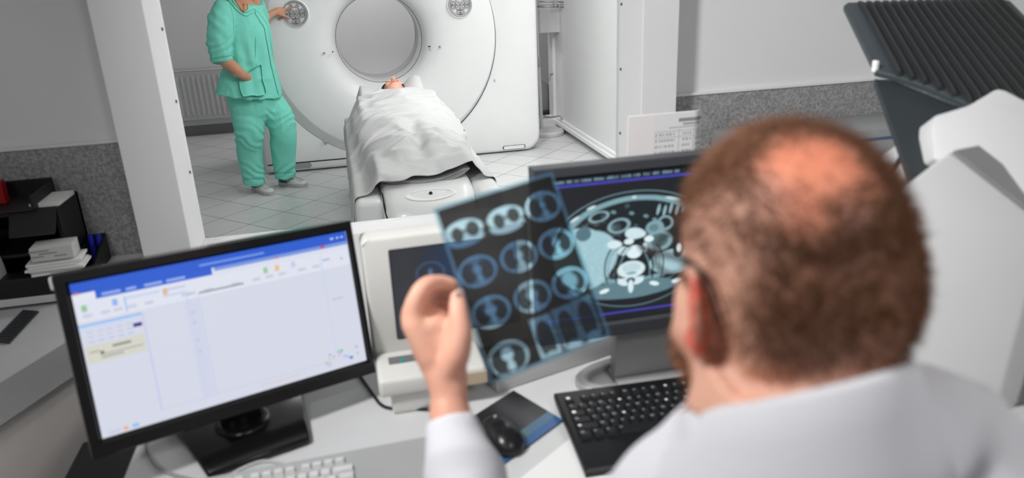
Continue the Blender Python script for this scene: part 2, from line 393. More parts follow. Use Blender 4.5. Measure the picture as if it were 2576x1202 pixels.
# ------------------------------------------------------------------ CT scanner
GX, GZ, GY, RB, RD = 0.357, 1.035, 6.38, 0.352, 0.955
G = thing('ct_scanner', 'large white ring-shaped CT scanner standing on the tiled floor', 'medical scanner', (GX, 6.9, 0))
GXL, GXR, GTOP, GBACK = -0.70, 1.685, 1.98, 7.28
NA = 160
def outline(a, inset=0.0, rtop=0.35, rbot=0.13):
    """point of the rounded-rectangle outline in direction a from the bore centre"""
    x0, x1, z0, z1 = GXL+inset, GXR-inset, 0.012+inset, GTOP-inset
    dx, dz = math.cos(a), math.sin(a)
    t = 1e9
    if dx > 1e-9: t = min(t, (x1-GX)/dx)
    if dx < -1e-9: t = min(t, (x0-GX)/dx)
    if dz > 1e-9: t = min(t, (z1-GZ)/dz)
    if dz < -1e-9: t = min(t, (z0-GZ)/dz)
    x, z = GX+dx*t, GZ+dz*t
    for cx, cz, sx, sz, r in ((x1, z1, 1, 1, rtop), (x0, z1, -1, 1, rtop), (x0, z0, -1, -1, 0.03), (x1, z0, 1, -1, rbot)):
        ox, oz = cx-sx*r, cz-sz*r
        if (x-ox)*sx > 0 and (z-oz)*sz > 0:   # intersect ray with corner arc
            ex, ez = GX-ox, GZ-oz; bq = ex*dx+ez*dz; cq = ex*ex+ez*ez-r*r; D = bq*bq-cq
            if D > 0: tt = -bq+math.sqrt(D); x, z = GX+dx*tt, GZ+dz*tt
    return x, z
angs = list(np.linspace(0, 2*np.pi, NA, endpoint=False))
cor = [math.atan2(zz-GZ, xx-GX) % (2*math.pi) for xx, zz in ((GXR, 0.012+0.13), (GXR-0.13, 0.012), (GXL, 0.012), (GXL+.03, .012), (GXL, .042))]
angs = sorted(angs+cor+[c+d for c in cor[:2] for d in (0.01, -0.01, .02, -.02)]); NA = len(angs)
def ringp(r, y, dx=0, dz=0): return [(GX+dx+r*math.cos(a), y, GZ+dz+r*math.sin(a)) for a in angs]
def outp(y, inset): return [(outline(a, inset)[0], y, outline(a, inset)[1]) for a in angs]
# outer cover: from the dish rim out to the outline, and back
b = BM()
loft(b, [ringp(RD+0.004, GY+0.05), ringp(RD+0.004, GY+0.004), ringp(RD+0.008, GY), outp(GY, 0.03), outp(GY+0.008, 0.012), outp(GY+0.03, 0.0), outp(GBACK-0.03, 0.0), outp(GBACK, 0.03), ringp(0.5, GBACK), ringp(RB+0.02, GBACK-0.04)], False, False)
ob('outer_cover', b, PLASTIC, G, auto=50)
# raised dish: bevelled flank at lower left, flush at right, flaring into the bore
b = BM()
prof = [(RB, 0.42), (RB+0.001, 0.30), (RB+0.006, 0.20), (RB+0.02, 0.115), (RB+0.05, 0.052), (RB+0.10, 0.012), (RB+0.17, -0.016), (RB+0.28, -0.036), (RB+0.42, -0.046), (0.905, -0.050)]
rg = []
for r, y in prof:
    k = max(0, (r-RB-0.05)/(0.905-RB-0.05)); rg.append(ringp(r, GY+y, 0.030*k, 0.022*k))
rg.append(ringp(0.912, GY-0.049, 0.030, 0.022)); rg.append(ringp(0.918, GY-0.045, 0.028, 0.020)); rg.append(ringp(RD+0.002, GY-0.0015)); rg.append(ringp(RD+0.0035, GY+0.05, 0, 0))
loft(b, rg, False, False); ob('dish_cover', b, PLASTIC, G, auto=40)
b = BM(); loft(b, [ringp(RB+0.004, GY+0.40), ringp(RB, GY+0.41), ringp(RB, GBACK-0.3), ringp(RB+0.03, GBACK-0.04), ringp(RB+.035, GBACK-.05), ringp(RB+.02, GBACK-0.3), ringp(RB+.012, GY+.42)], False, False)
ob('bore_liner', b, mat('grey_bore_liner', (176, 176, 176), 0.3, var=0.02), G, auto=40)
b = BM()
for q0, q1 in ((-62, 75),):
    aa = np.radians(np.linspace(q0, q1, 70)); rr = RD-0.001
    tube(b, [(GX+rr*math.cos(a), GY-0.003, GZ+rr*math.sin(a)) for a in aa], [0.0052]*70, 8, round_caps=False)
ob('seam', b, SEAM, G, smooth=True)
b = BM(); aa = np.linspace(0, 2*np.pi, 90)
tube(b, [(GX+(RB+0.008)*math.cos(a), GY+0.19, GZ+(RB+0.008)*math.sin(a)) for a in aa], [0.0035]*90, 6, round_caps=False); ob('bore_ring', b, mat('thin_grey_ring', (90, 90, 90), 0.4), G, smooth=True)
# base panel line and recessed grips
b = BM(); box2(b, (GXL+0.03, GY-0.0035, 0.082), (0.7, GY+0.004, 0.090)); ob('base_seam', b, SEAM, G)
def slot(px0, px1, py, hh, m, name):
    a0, a1 = ony(px0, py, GY), ony(px1, py, GY); t = BM(); wdt = a1[0]-a0[0]
    prism(t, [( (a0[0]+a1[0])/2+p[0], GY-0.003, max(a0[2], 0.05)+p[1]) for p in rrect(wdt, hh, hh*0.49)], off=(0, 0.006, 0)); return ob(name, t, m, G)
slot(715, 785, 421, 0.045, mat('grey_grip', (150, 150, 150), 0.5), 'grip')
slot(1265, 1322, 378, 0.034, SEAM, 'grip_outline'); 
g2 = slot(1267, 1320, 378, 0.029, PLASTIC, 'grip'); g2.location.y -= 0.0015
for px, py, r in ((1245, 203, 0.012), (820, 352, 0.014)):
    t = BM(); c = ony(px, py, GY-0.02); cyl(t, (c[0], GY-0.045 if px < 1000 else GY-0.005, c[2]), (c[0], GY+0.02, c[2]), r, r, 20); ob('cap', t, mat('cap_grey', (196, 196, 196), 0.4), G)
for px, py, l in ((1080, 117, .016), (1106, 117, .012), (837, 130, .010), (816, 133, .012)):
    c = ony(px, py, GY-0.01); t = BM(); box(t, (c[0], GY-0.01, c[2]), (l, 0.05, 0.006)); ob('laser_slit', t, SEAM if px in (1080, 837) else MIDG, G)
# round control panels with ring buttons
PANG = mat('panel_silver', (168, 168, 168), 0.28, metal=0.25, var=0.02); BTN = mat('button_silver', (182, 182, 182), 0.22, metal=0.3, var=0.02)
LITB = mat('white_button_mark', (245, 246, 247), 0.3, var=0.0); INK = mat('dark_button_mark', (60, 60, 60), 0.6)
def panel(cx, cz, lit):
    t = BM(); yf = GY-0.052; lathe(t, (cx, yf, cz), [(0.098, 0.03), (0.098, 0.006), (0.092, 0.0), (0.086, 0.001), (0.084, 0.006), (0.001, 0.006)], 48, 'y', True)
    p = ob('control_panel', t, PANG, G, auto=35)
    t = BM(); lathe(t, (cx, yf, cz), [(0.112, 0.03), (0.110, 0.010), (0.102, 0.001), (0.0985, 0.004), (0.0985, 0.03)], 48, 'y', False); ob('panel_bezel', t, WHITE, p, auto=50)
    def sector(r0, r1, a0, a1, y, m, name, par, h=0.004):
        t = BM(); aa = np.radians(np.linspace(a0, a1, 9))
        poly = [(cx+r1*math.cos(a), y, cz+r1*math.sin(a)) for a in aa]+[(cx+r0*math.cos(a), y, cz+r0*math.sin(a)) for a in aa[::-1]]
        prism(t, poly, off=(0, h, 0)); return ob(name, t, m, par)
    t = BM(); cyl(t, (cx, yf+0.001, cz), (cx, yf+0.006, cz), 0.017, 0.018, 24); ob('button', t, BTN, p)
    for a in (90, 210, 330):
        t = BM(); box(t, (cx+0.006*math.cos(math.radians(a)), yf+0.0005, cz+0.006*math.sin(math.radians(a))), (0.006, 0.002, 0.006)); ob('button_mark', t, INK, p)
    for k in range(4):
        a = 90*k; sector(0.021, 0.044, a-40, a+40, yf+0.002, BTN, 'button', p, 0.005)
        L_ = (k == 1); c = math.radians(a)
        sector(0.039, 0.0425, a-33, a+33, yf+0.0012, LITB if L_ else INK, 'button_mark', p, 0.002)
        t = BM(); box(t, (cx+0.031*math.cos(c), yf+0.0012, cz+0.031*math.sin(c)), (0.008, 0.002, 0.009)); ob('button_mark', t, LITB if L_ else INK, p)
    for k in range(8):
        a = 45*k; sector(0.050, 0.077, a-19, a+19, yf+0.002, BTN, 'button', p, 0.005)
        L_ = k in lit; c = math.radians(a)
        sector(0.0715, 0.076, a-15, a+15, yf+0.0012, LITB if L_ else INK, 'button_mark', p, 0.002)
        t = BM(); box(t, (cx+0.061*math.cos(c), yf+0.0012, cz+0.061*math.sin(c)), (0.010, 0.002, 0.011), rotm(0, 0, 0)); ob('button_mark', t, LITB if L_ else INK, p)
panel(-0.288, 1.282, (1, 2, 3, 5, 7)); panel(1.022, 1.284, (3, 5, 7, 1))

# ------------------------------------------------------------------ patient table
TX0, TX1, TZ = 0.0, 0.645, 0.655
TB = thing('patient_table', 'long white patient table running from the window into the scanner bore', 'patient table', (0.315, 4.5, 0))
TEND = 3.10
b = BM(); 
for xa, xb in ((TX0, 0.118), (0.522, TX1)): box2(b, (xa, TEND, 0.26), (xb, 4.93, TZ), 0.03, 4)
box2(b, (0.10, TEND+0.05, 0.26), (0.54, 5.85, 0.61), 0.01); ob('body_cover', b, PLASTIC, TB, auto=40)
ob('pedestal', box2(BM(), (0.07, 3.4, 0.0), (0.56, 5.75, 0.30), 0.03, 3), PLASTIC, TB, auto=40)
# end panel, bulging forward, with oval recess, pull handle and slot
b = BM(); rg = []
sh = [(-0.205, 0), (-0.19, .035), (-0.15, .055), (-0.07, .066), (0, .07), (0.07, .066), (0.15, .055), (0.19, .035), (0.205, 0)]
for z, k, d in ((0.29, 1.0, 0.0), (0.45, 1.0, 0.0), (0.555, 1.0, 0.0), (0.605, 1.0, -0.02), (0.635, 0.99, -0.055), (0.655, 0.97, -0.09), (0.672, 0.95, -0.13), (0.68, 0.93, -0.17)):
    rg.append([(0.32+x*k, TEND-0.005-(y+d), z) for x, y in sh]+[(0.32+0.205*k, TEND+0.4, z), (0.32-0.205*k, TEND+0.4, z)])
loft(b, rg); EP = ob('end_panel', b, PLASTIC, TB, auto=50)
def onpanel(px, py): return at(px, py, (proj_depth((0.32, TEND-0.02, 0.62))))
def proj_depth(Pn): return float((np.asarray(Pn, float)-np.array([0, 0, EYE])) @ MC[2])
def panel_pt(x, z):  # point on the front face of the end panel
    y = np.interp(x-0.32, [s[0] for s in sh], [s[1] for s in sh]); z = z-.045; d = np.interp(z, [.29, .555, .605, .635, .655, .672, .68], [0, 0, -.02, -.055, -.09, -.13, -.17]); return np.array([x, TEND-0.005-(y+d), z])
b = BM(); n = 40; outer = []; inner = []; flo = []
for k in range(n):
    a = 2*math.pi*k/n; ca, sa = math.cos(a), math.sin(a)
    for lst, rx, rz, dy in ((outer, .112, .041, -0.002), (inner, .104, .036, -0.007), (flo, .098, .032, -0.002)):
        p = panel_pt(0.325+rx*ca, 0.698+rz*.42*sa); p[1] += dy; p[2] += 0.0; lst.append(tuple(p))
loft(b, [outer, inner, flo], False, True); ob('oval_recess', b, WHITE, EP, auto=60)
p = panel_pt(0.325, 0.702); b = BM(); cyl(b, p+np.array([0, -.006, .002]), p+np.array([0, .004, -.002]), 0.008, 0.008, 16); ob('hole', b, SEAM, EP)
hp = [panel_pt(x, z)+np.array([0, -.003, 0]) for x, z in ((.255, .40), (.255, .55), (.262, .585), (.29, .60), (.33, .602), (.37, .60), (.392, .585), (.398, .55), (.398, .40))]
b = BM(); tube(b, hp, [0.005]*len(hp), 8, sub=3); ob('handle_rim', b, PLASTIC, EP, smooth=True)
hp = [panel_pt(x, z)+np.array([0, -.003, 0]) for x, z in ((.268, .50), (.270, .475), (.276, .455), (.286, .44))]
b = BM(); tube(b, hp, [0.006]*4, 8, sub=3); ob('slot', b, SEAM, EP, smooth=True)
hp = [panel_pt(x, z)+np.array([0, -.002, 0]) for x, z in ((.178, .468), (.183, .478), (.188, .468))]
b = BM(); tube(b, hp, [0.0015]*3, 6); ob('arrow_mark', b, SEAM, EP)
def gp(x, z):
    q = panel_pt(x, z+.045); q[1] -= .002; return tuple(q)
hp = [(0.121, TEND+.10, .657), (0.121, TEND+.03, .655), (0.121, TEND+.0, .640), gp(.124, .60), gp(.130, .575), gp(.146, .555), gp(.152, .535), gp(.165, .515), gp(.173, .49), gp(.176, .45), gp(.178, .35)]
b = BM(); tube(b, hp, [.003, .003, .004, .004, .004, .006, .006, .006, .005, .005, .005], 8, sub=3); ob('gap', b, SEAM, TB, smooth=True)
p = np.array([0.035, TEND-0.001, 0.455]); b = BM(); cyl(b, p, p+np.array([0, .01, 0]), .012, .012, 20); ob('cap', b, mat('cap_grey', (196, 196, 196), 0.4), TB)
# concave couch top and grey mattress
def concave(z0, th, x0, x1, y0, y1, dip, flare):
    b = BM(); rg = []; n = 15
    for y, dz, k in ((y0, 0, 1), (y0+.03, 0, 1), (y1-.03, 0, 1), (y1, 0, 1)):
        top = []; bot = []
        for i in range(n):
            t = -1+2*i/(n-1); x = (x0+x1)/2+t*(x1-x0)/2*k; zz = z0+dip*(t*t)+flare*max(0, t)**3; yy = y+0.05*abs(t)**3*(1 if y < 4 else 0)
            e = min(1, 6*(1-abs(t))+.25); top.append((x, yy, zz+th*e)); bot.append((x, yy, zz))
        rg.append(top+bot[::-1])
    loft(b, rg); return b
ob('couch_top', concave(0.655, 0.012, 0.13, 0.51, TEND+0.18, 5.9, 0.02, 0.0), WHITE, TB, auto=45)
ob('mattress', concave(0.669, 0.024, 0.125, 0.525, TEND+0.11, 5.75, 0.022, 0.02), RUBBER, TB, auto=60)

# ------------------------------------------------------------------ patient lying under the sheet
PC = 0.335
pat = thing('person', 'dark-haired person lying on the scanner table under a white sheet, face up with eyes closed', 'person', (PC, 4.4, 0.69))
b = BM(); Zb = 0.775
tube(b, [(PC, 4.88, .765), (PC, 4.70, .775), (PC, 4.48, .765), (PC, 4.25, .76), (PC, 4.15, .755)], [(.13, .055), (.155, .075), (.135, .068), (.14, .065), (.11, .055)], 20, side=(1, 0, 0), sub=3)
tube(b, [(PC, 4.86, .765), (PC, 5.06, .755)], [.05, .05], 14)
for s in (-1, 1):
    tube(b, [(PC+s*.08, 4.18, .755), (PC+s*.085, 3.9, .752), (PC+s*.08, 3.72, .735)], [.062, .046, .036], 14, sub=2)
    tube(b, [(PC+s*.08, 3.72, .735), (PC+s*.09, 3.68, .775)], [.034, .022], 12, sub=2)
    tube(b, [(PC+s*.135, 4.82, .765), (PC+s*.185, 4.6, .735), (PC+s*.185, 4.35, .728), (PC+s*.175, 4.2, .722)], [.036, .030, .025, .022], 12, sub=2)
HC = np.array([0.343, 5.13, 0.792])   # head centre; crown away from the window, face up
def hp_(x, y, z): return HC+np.array([x, y, z])
ellipsoid(b, hp_(0, .02, -.005), (.074, .10, .088))
ellipsoid(b, hp_(0, -.055, .022), (.056, .065, .06))
ellipsoid(b, hp_(0, -.098, .040), (.022, .022, .022))                 # chin
tube(b, [hp_(0, .005, .085), hp_(0, -.022, .096), hp_(0, -.045, .108)], [.009, .011, .013], 10)   # nose
for s in (-1, 1):
    ellipsoid(b, hp_(s*.010, -.047, .097), (.008, .008, .007)); ellipsoid(b, hp_(s*.030, .004, .074), (.015, .010, .010))
    ellipsoid(b, hp_(s*.036, -.035, .066), (.022, .024, .016)); ellipsoid(b, hp_(s*.076, .0, .0), (.008, .02, .03))
    ellipsoid(b, hp_(s*.025, .018, .080), (.022, .009, .009))
ellipsoid(b, hp_(0, -.068, .083), (.022, .008, .011)); ellipsoid(b, hp_(0, -.080, .077), (.019, .008, .011))
me = fuse('body', b, 0.0055, 3); V = co(me); L0 = V-HC
skin = np.tile(lin((226, 168, 146)), (len(V), 1))
def tint(mask, rgb, k=1.0):
    global skin
    k = np.clip(mask, 0, 1)[:, None]*k; skin = skin*(1-k)+lin(rgb)*k
def soft(d, r): return np.clip(1.5-1.5*d/r, 0, 1)
tint(soft(np.sqrt((L0[:, 0]/.024)**2+((L0[:, 1]+.074)/.014)**2+((L0[:, 2]-.085)/.02)**2), 1), (190, 92, 88))
for s in (-1, 1):
    tint(soft(np.sqrt(((L0[:, 0]-s*.030)/.017)**2+((L0[:, 1]-.0)/.005)**2+((L0[:, 2]-.082)/.02)**2), 1), (70, 50, 45), .9)
    tint(soft(np.sqrt(((L0[:, 0]-s*.028)/.022)**2+((L0[:, 1]-.024)/.005)**2+((L0[:, 2]-.085)/.02)**2), 1), (80, 58, 50), .8)
    tint(soft(np.sqrt(((L0[:, 0]-s*.010)/.006)**2+((L0[:, 1]+.056)/.006)**2+((L0[:, 2]-.096)/.008)**2), 1), (120, 50, 45), .9)
set_pattern(me, skin); SKIN = mat_attr('skin', 0.5, 0.35)
link('body', me, SKIN, pat, True)
me = fuse('hair', ellipsoid(BM(), hp_(0, .030, -.006), (.088, .108, .096)), 0.006, 2); V = co(me); L0 = V-HC
V += nrm(me)*(noise3(V*[1, .2, 1], 160)*.0025)[:, None]; setco(me, V)
t = bmesh.new(); t.from_mesh(me); 
bmesh.ops.delete(t, geom=[v for v in t.verts if (v.co.z-HC[2]) > .030 and v.co.y-HC[1] < .070 and abs(v.co.x-HC[0]) < .066], context='VERTS')
ob('hair', t, mat('dark_brown_hair', (36, 28, 25), 0.55, var=0.2, scale=200), pat, smooth=True)

# pillow under the head
b = BM()
rg = []
for i, y in enumerate(np.linspace(0, 1, 9)):
    Y = 4.95+0.50*y; k = math.sin(math.pi*min(max(y, .06), .94))**0.35
    top = [(0.095+0.46*t, Y, 0.697+k*(0.125+0.035*t+0.045*math.exp(-((t-.85)/.16)**2)+.02*math.exp(-((t-.05)/.15)**2)-0.05*math.exp(-((t-.55)/.22)**2))*min(1, 9*min(t+.05, 1.05-t))) for t in np.linspace(0, 1, 17)]
    bot = [(0.095+0.46*t, Y, 0.6945) for t in np.linspace(1, 0, 17)]
    rg.append(top+bot)
loft(b, rg); bmesh.ops.subdivide_edges(b, edges=b.edges[:], cuts=1, use_grid_fill=True, smooth=0.6)
T(ob('pillow', b, LINEN, None, True), 'white pillow under the head of the person on the scanner table', 'pillow')

# ------------------------------------------------------------------ sheet: cloth settled over the body with a small solver
def sheet():
    nx, ny = 92, 168
    u, v = np.meshgrid(np.linspace(0, 1, nx), np.linspace(0, 1, ny))
    x0, x1 = -0.19, 0.765
    X = x0+(x1-x0)*u; y0 = 3.17+0.34*np.clip(u-.40, 0, 1)-.02*np.clip(.25-u, 0, 1); Yv = y0+(5.045-y0)*v
    Pp = np.stack([X, Yv, np.full_like(X, 0.93)], -1)
    def field(a, b_, seed, amp):
        return amp*noise3(np.stack([X.ravel()*a+.25*Yv.ravel(), Yv.ravel()*b_, 0*X.ravel()], 1), 1.0, seed).reshape(X.shape)
    dx = (x1-x0)/(nx-1)
    ex = 1.075+0.06*field(3, 5, 1, 1); ey = 1.085+0.08*field(3, 4, 2, 1)
    Rx = dx*ex[:, :-1]; Ry = (np.diff(Yv, axis=0))*ey[:-1]
    Rd = np.sqrt(dx**2+(np.diff(Yv, axis=0)[:, :-1])**2)*1.06
    Pp[..., 2] += field(9, 12, 5, .03)+field(20, 6, 7, .015)
    Vv = np.zeros_like(Pp)
    def height(x, y):
        h = np.where((x > TX0) & (x < TX1), TZ, 0.0)
        m = (np.abs(x-.325) < .215) & (y > 3.2); h = np.maximum(h, np.where(m, .704+.036*np.clip((x-.325)/.2, -1, 1)**2+.008*(x > .4), 0))
        a = np.abs(x-PC)
        prof = np.interp(y, [3.35, 3.62, 3.70, 3.78, 3.95, 4.05, 4.3, 4.5, 4.75, 4.92, 5.0, 5.06], [.70, .79, .815, .795, .81, .82, .83, .838, .845, .838, .826, .814])
        wid = np.interp(y, [3.35, 3.7, 4.1, 4.3, 4.75, 4.92, 5.05], [.24, .26, .285, .295, .295, .26, .16])
        arm = np.interp(y, [4.1, 4.25, 4.82, 4.92], [0, .775, .82, 0])
        bod = .700+(prof-.700)*np.sqrt(np.clip(1-(a/wid)**1.9, 0, 1))**1.15
        leg = np.where(y < 4.0, np.exp(-(a/.035)**2)*.05, 0); bod = bod-leg*(bod > .73)
        h = np.maximum(h, np.where(a < wid, bod, 0)); h = np.maximum(h, np.where(np.abs(a-.195) < .045, arm, 0)); return h
    def con(i0, i1, R, k):
        d = Pp[i1]-Pp[i0]; l = np.linalg.norm(d, axis=-1); c = (k*(l-R)/np.maximum(l, 1e-9))[..., None]*d*0.5; Pp[i0] += c; Pp[i1] -= c
    S = slice(None)
    for step in range(150):
        Vv[..., 2] -= 9.8*0.006; Vv *= 0.97
        if step > 110: Vv *= 0.75
        old = Pp.copy(); Pp += Vv*0.006
        for it in range(6):
            for o in (0, 1):
                con((S, slice(o, nx-1, 2)), (S, slice(o+1, nx, 2)), Rx[:, o::2], 1.0)
                con((slice(o, ny-1, 2), S), (slice(o+1, ny, 2), S), Ry[o::2], 1.0)
            con((slice(0, ny-1), slice(0, nx-1)), (slice(1, ny), slice(1, nx)), Rd, .2)
            con((slice(0, ny-1), slice(1, nx)), (slice(1, ny), slice(0, nx-1)), Rd, .2)
            con((S, slice(0, nx-2)), (S, slice(2, nx)), Rx[:, :-1]*1.97, .06)
            con((slice(0, ny-2), S), (slice(2, ny), S), Ry[:-1]*1.97, .06)
            h = height(Pp[..., 0], Pp[..., 1])+.007; hit = Pp[..., 2] < h
            sl = hit & (Pp[..., 0] < TX0+.03) & (Pp[..., 2] < TZ-.012); Pp[..., 0] = np.where(sl, np.minimum(Pp[..., 0], TX0-.006), Pp[..., 0])
            sr = hit & (Pp[..., 0] > TX1-.03) & (Pp[..., 2] < TZ-.012); Pp[..., 0] = np.where(sr, np.maximum(Pp[..., 0], TX1+.006), Pp[..., 0])
            up = hit & ~sl & ~sr; Pp[..., 2] = np.where(up, h, Pp[..., 2])
        Vv = (Pp-old)/0.006
        Vv[up] *= [.1, .1, .3]
    for _ in range(4):
        A_ = Pp.copy(); A_[1:-1, 1:-1] = .5*Pp[1:-1, 1:-1]+.125*(Pp[2:, 1:-1]+Pp[:-2, 1:-1]+Pp[1:-1, 2:]+Pp[1:-1, :-2])
        A_[1:-1, -1] = .5*Pp[1:-1, -1]+.25*(Pp[2:, -1]+Pp[:-2, -1]); A_[1:-1, 0] = .5*Pp[1:-1, 0]+.25*(Pp[2:, 0]+Pp[:-2, 0]); A_[0, 1:-1] = .5*Pp[0, 1:-1]+.25*(Pp[0, 2:]+Pp[0, :-2]); Pp = A_
    Pp[..., 2] = np.maximum(Pp[..., 2], np.where((Pp[..., 0] > TX0+.01) & (Pp[..., 0] < TX1-.01), height(Pp[..., 0], Pp[..., 1])+.004, 0))
    Q_ = Pp.reshape(-1, 3).copy(); on = np.clip((Q_[:, 2]-TZ-.01)/.05, 0, 1)
    w1 = noise3(Q_, 5, 31); r1 = 1-np.abs(noise3(np.stack([Q_[:, 0]*3+Q_[:, 1]*2.2+.4*w1, Q_[:, 1]*7-Q_[:, 0]*4+.5*w1, 0*w1], 1), 1.0, 33)); r2 = 1-np.abs(noise3(np.stack([Q_[:, 0]*2.2-Q_[:, 1]*2+.4*w1, Q_[:, 1]*10+Q_[:, 0]*5, 0*w1], 1), 1.0, 35))
    Pp[..., 2] += ((np.clip(r1-.70, 0, 1)*.060+np.clip(r2-.76, 0, 1)*.055+np.clip(1-np.abs(noise3(Q_*[5, 16, 0]+.3*w1[:, None], 1.0, 41))-.84, 0, 1)*.04)*(.3+.7*on)*np.clip((Q_[:, 1]-3.2)/.3, .25, 1)*np.clip((5.0-Q_[:, 1])/.1, .1, 1)).reshape(Pp.shape[:2])
    return Pp.reshape(-1, 3), grid_faces(nx, ny)
V, Fq = sheet()
me = arr_mesh('bed_sheet', V, Fq)
sh_o = link('bed_sheet', me, LINEN, None, True)
md = sh_o.modifiers.new('sub', 'SUBSURF'); md.levels = 1; md.render_levels = 1
md = sh_o.modifiers.new('thick', 'SOLIDIFY'); md.thickness = 0.0025; md.offset = 1
T(sh_o, 'crumpled white sheet draped over the person on the scanner table', 'sheet')

# ------------------------------------------------------------------ far room objects
R0 = thing('radiator', 'white ribbed panel radiator on the far wall behind the nurse', 'radiator', (-1.35, 8.40, 0.17))
rx0, rx1, rz0, rz1 = -1.95, -1.0, 0.175, 0.675
b = BM(); box2(b, (rx0, 8.37, rz0), (rx1, 8.39, rz1), 0.006)
x = rx0+0.045
while x < rx1-0.03:
    prism(b, [(x-.014, 8.371, rz0+.04), (x-.006, 8.360, rz0+.05), (x+.006, 8.360, rz0+.05), (x+.014, 8.371, rz0+.04)], off=(0, 0, rz1-rz0-.09)); x += .052
RADM = mat('radiator_enamel', (205, 205, 205), 0.4, var=0.01)
ob('front_panel', b, RADM, R0); ob('back_panel', box2(BM(), (rx0+.01, 8.43, rz0+.01), (rx1-.01, 8.445, rz1-.01), .005), RADM, R0)
ob('grille', box2(BM(), (rx0, 8.37, rz1), (rx1, 8.45, rz1+.012), .003), RADM, R0)
for xx in (rx0+.2, rx1-.2): ob('bracket', box2(BM(), (xx-.02, 8.39, rz0+.1), (xx+.02, 8.47, rz1-.1), .002), RADM, R0)
# drip stand
dp = np.array([1.915, 6.98, 0]); D0 = thing('drip_stand', 'white drip stand on a round base beside the scanner', 'drip stand', dp)
b = BM(); lathe(b, dp, [(0.16, 0.0), (0.165, 0.006), (0.165, 0.035), (0.15, 0.05), (0.02, 0.055)], 48); ob('base', b, mat('base_enamel', (196, 196, 196), 0.4), D0, auto=40)
pp = np.array([1.872, 7.03, .05]); b = BM(); cyl(b, pp, pp+np.array([-.012, 0, .62]), .0165, .0165, 18); cyl(b, pp+np.array([-.012, 0, .62]), pp+np.array([-.035, 0, 1.85]), .010, .010, 16); ob('pole', b, mat('pole_enamel', (186, 186, 186), .35), D0, auto=40)
b = BM(); cyl(b, pp+np.array([-.012, 0, .60]), pp+np.array([-.0125, 0, .68]), .022, .022, 18); box(b, pp+np.array([-.035, -.01, .65]), (.04, .02, .05), None, .005); ob('clamp', b, GREYP, D0, auto=40)
# articulated rail at the top of the picture
A0 = thing('swing_arm', 'thin grey metal swing arm with clamp in front of the wall box', 'bracket arm', (1.9, 7.05, 1.24))
ya = 7.05
def yp(px, py, y=ya): return ony(px, py, y)
b = BM(); 
for py0, py1 in ((4, 5), (17, 18)): cyl(b, yp(1346, py0), yp(1428, py1), .006, .006, 10)
ob('rail', b, METAL, A0, smooth=True); b = BM(); cyl(b, yp(1346, 13), yp(1426, 11), .003, .003, 8); ob('rod', b, METAL, A0, smooth=True)
b = BM(); box(b, yp(1397, 9), (.04, .03, .066), None, .01, 3); box(b, yp(1406, 15), (.015, .035, .03), None, .004); ob('clamp', b, GREYP, A0, auto=40)
b = BM(); box(b, yp(1352, 6), (.03, .04, .06), None, .006); ob('joint', b, GREYP, A0, auto=40)
b = BM(); box(b, yp(1427, 11), (.010, .012, .056), None, .002); ob('end_bar', b, METAL, A0)
b = BM(); c = yp(1352, 10); box(b, (c[0]-.09, ya+.02, c[2]), (.2, .05, .05), None, .01); ob('mount', b, GREYP, A0)
# wall box (grey cabinet) above the gap
C0 = thing('wall_box', 'pale grey metal box high on the wall beyond the scanner', 'wall cabinet', (2.03, 7.4, 0.93))
ca, cb = ony(1357, 85, 7.2), ony(1412, 84, 7.2)
b = BM(); box2(b, (ca[0], 7.2, ca[2]), (cb[0], 7.5, 1.75), .004); ob('body', b, mat('grey_box_paint', (190, 190, 190), .5), C0)
b = BM(); box2(b, (ca[0]+.006, 7.192, ca[2]+.006), (cb[0]-.006, 7.2, 1.74), .003); ob('door', b, mat('grey_door_paint', (196, 196, 196), .5), C0)
# plinth, cables and cover in the dark gap
T(ob('plinth', box2(BM(), (1.72, 7.22, 0), (2.125, 7.5, .095), .006), WHITE), 'low white plinth on the floor behind the drip stand', 'plinth')
b = BM(); rg = []
for y in (7.62, 7.66, 7.9, 7.95):
    k = 1 if 7.63 < y < 7.94 else .85; rg.append([(1.98-.0*k, y, .12)]+[(1.99+.22*t, y, .12+.30*k*(1-t**2)**.5+.02) for t in np.linspace(0, .98, 12)]+[(2.21, y, .12)])
loft(b, rg); T(ob('equipment_cover', b, GREYP, None, auto=50), 'grey curved equipment cover in the dark gap beyond the scanner', 'equipment cover')
ob_ = ob
b = BM(); box2(b, (1.80, 7.56, 0), (2.25, 8.1, .12), .01); T(ob('cable_tray', b, DARKP), 'dark low tray full of cables in the gap beyond the scanner', 'cable tray')
def cable(name, pts, r, m, label, cat='cable', sub=6, group=None):
    t = BM(); tube(t, pts, [r]*len(pts), 10, sub=sub); return T(ob(name, t, m, None, True), label, cat, group)
cable('cable', [(1.75, 7.3, .13), (1.88, 7.28, .125), (1.95, 7.24, .12), (2.03, 7.18, .13), (2.09, 7.12, .14), (2.095, 7.08, .09), (2.08, 7.07, .02)], .009, GREYP, 'grey cable looping over the plinth behind the drip stand')
cable('cable', [(1.80, 7.5, .45), (1.84, 7.45, .30), (1.93, 7.40, .16), (2.0, 7.36, .11), (2.05, 7.30, .105)], .006, MIDG, 'thin grey cable hanging down in the gap beyond the scanner')
cable('cable', [(1.86, 7.55, 1.3), (1.862, 7.55, .9), (1.855, 7.55, .5), (1.86, 7.58, .14)], .005, SEAM, 'thin black cable hanging straight down beside the drip stand')
b = BM(); hk = onx(1407, 195, SXR-.04); c = np.array([SXR-.03, 7.36, hk[2]])
tube(b, [c+np.array([0, 0, 0]), c+np.array([-.03, -.01, .0]), c+np.array([-.035, -.06, -.005])], [.006]*3, 8); tube(b, [c+np.array([-.03, -.02, -.0]), c+np.array([-.04, -.02, -.06])], [.003]*2, 8)
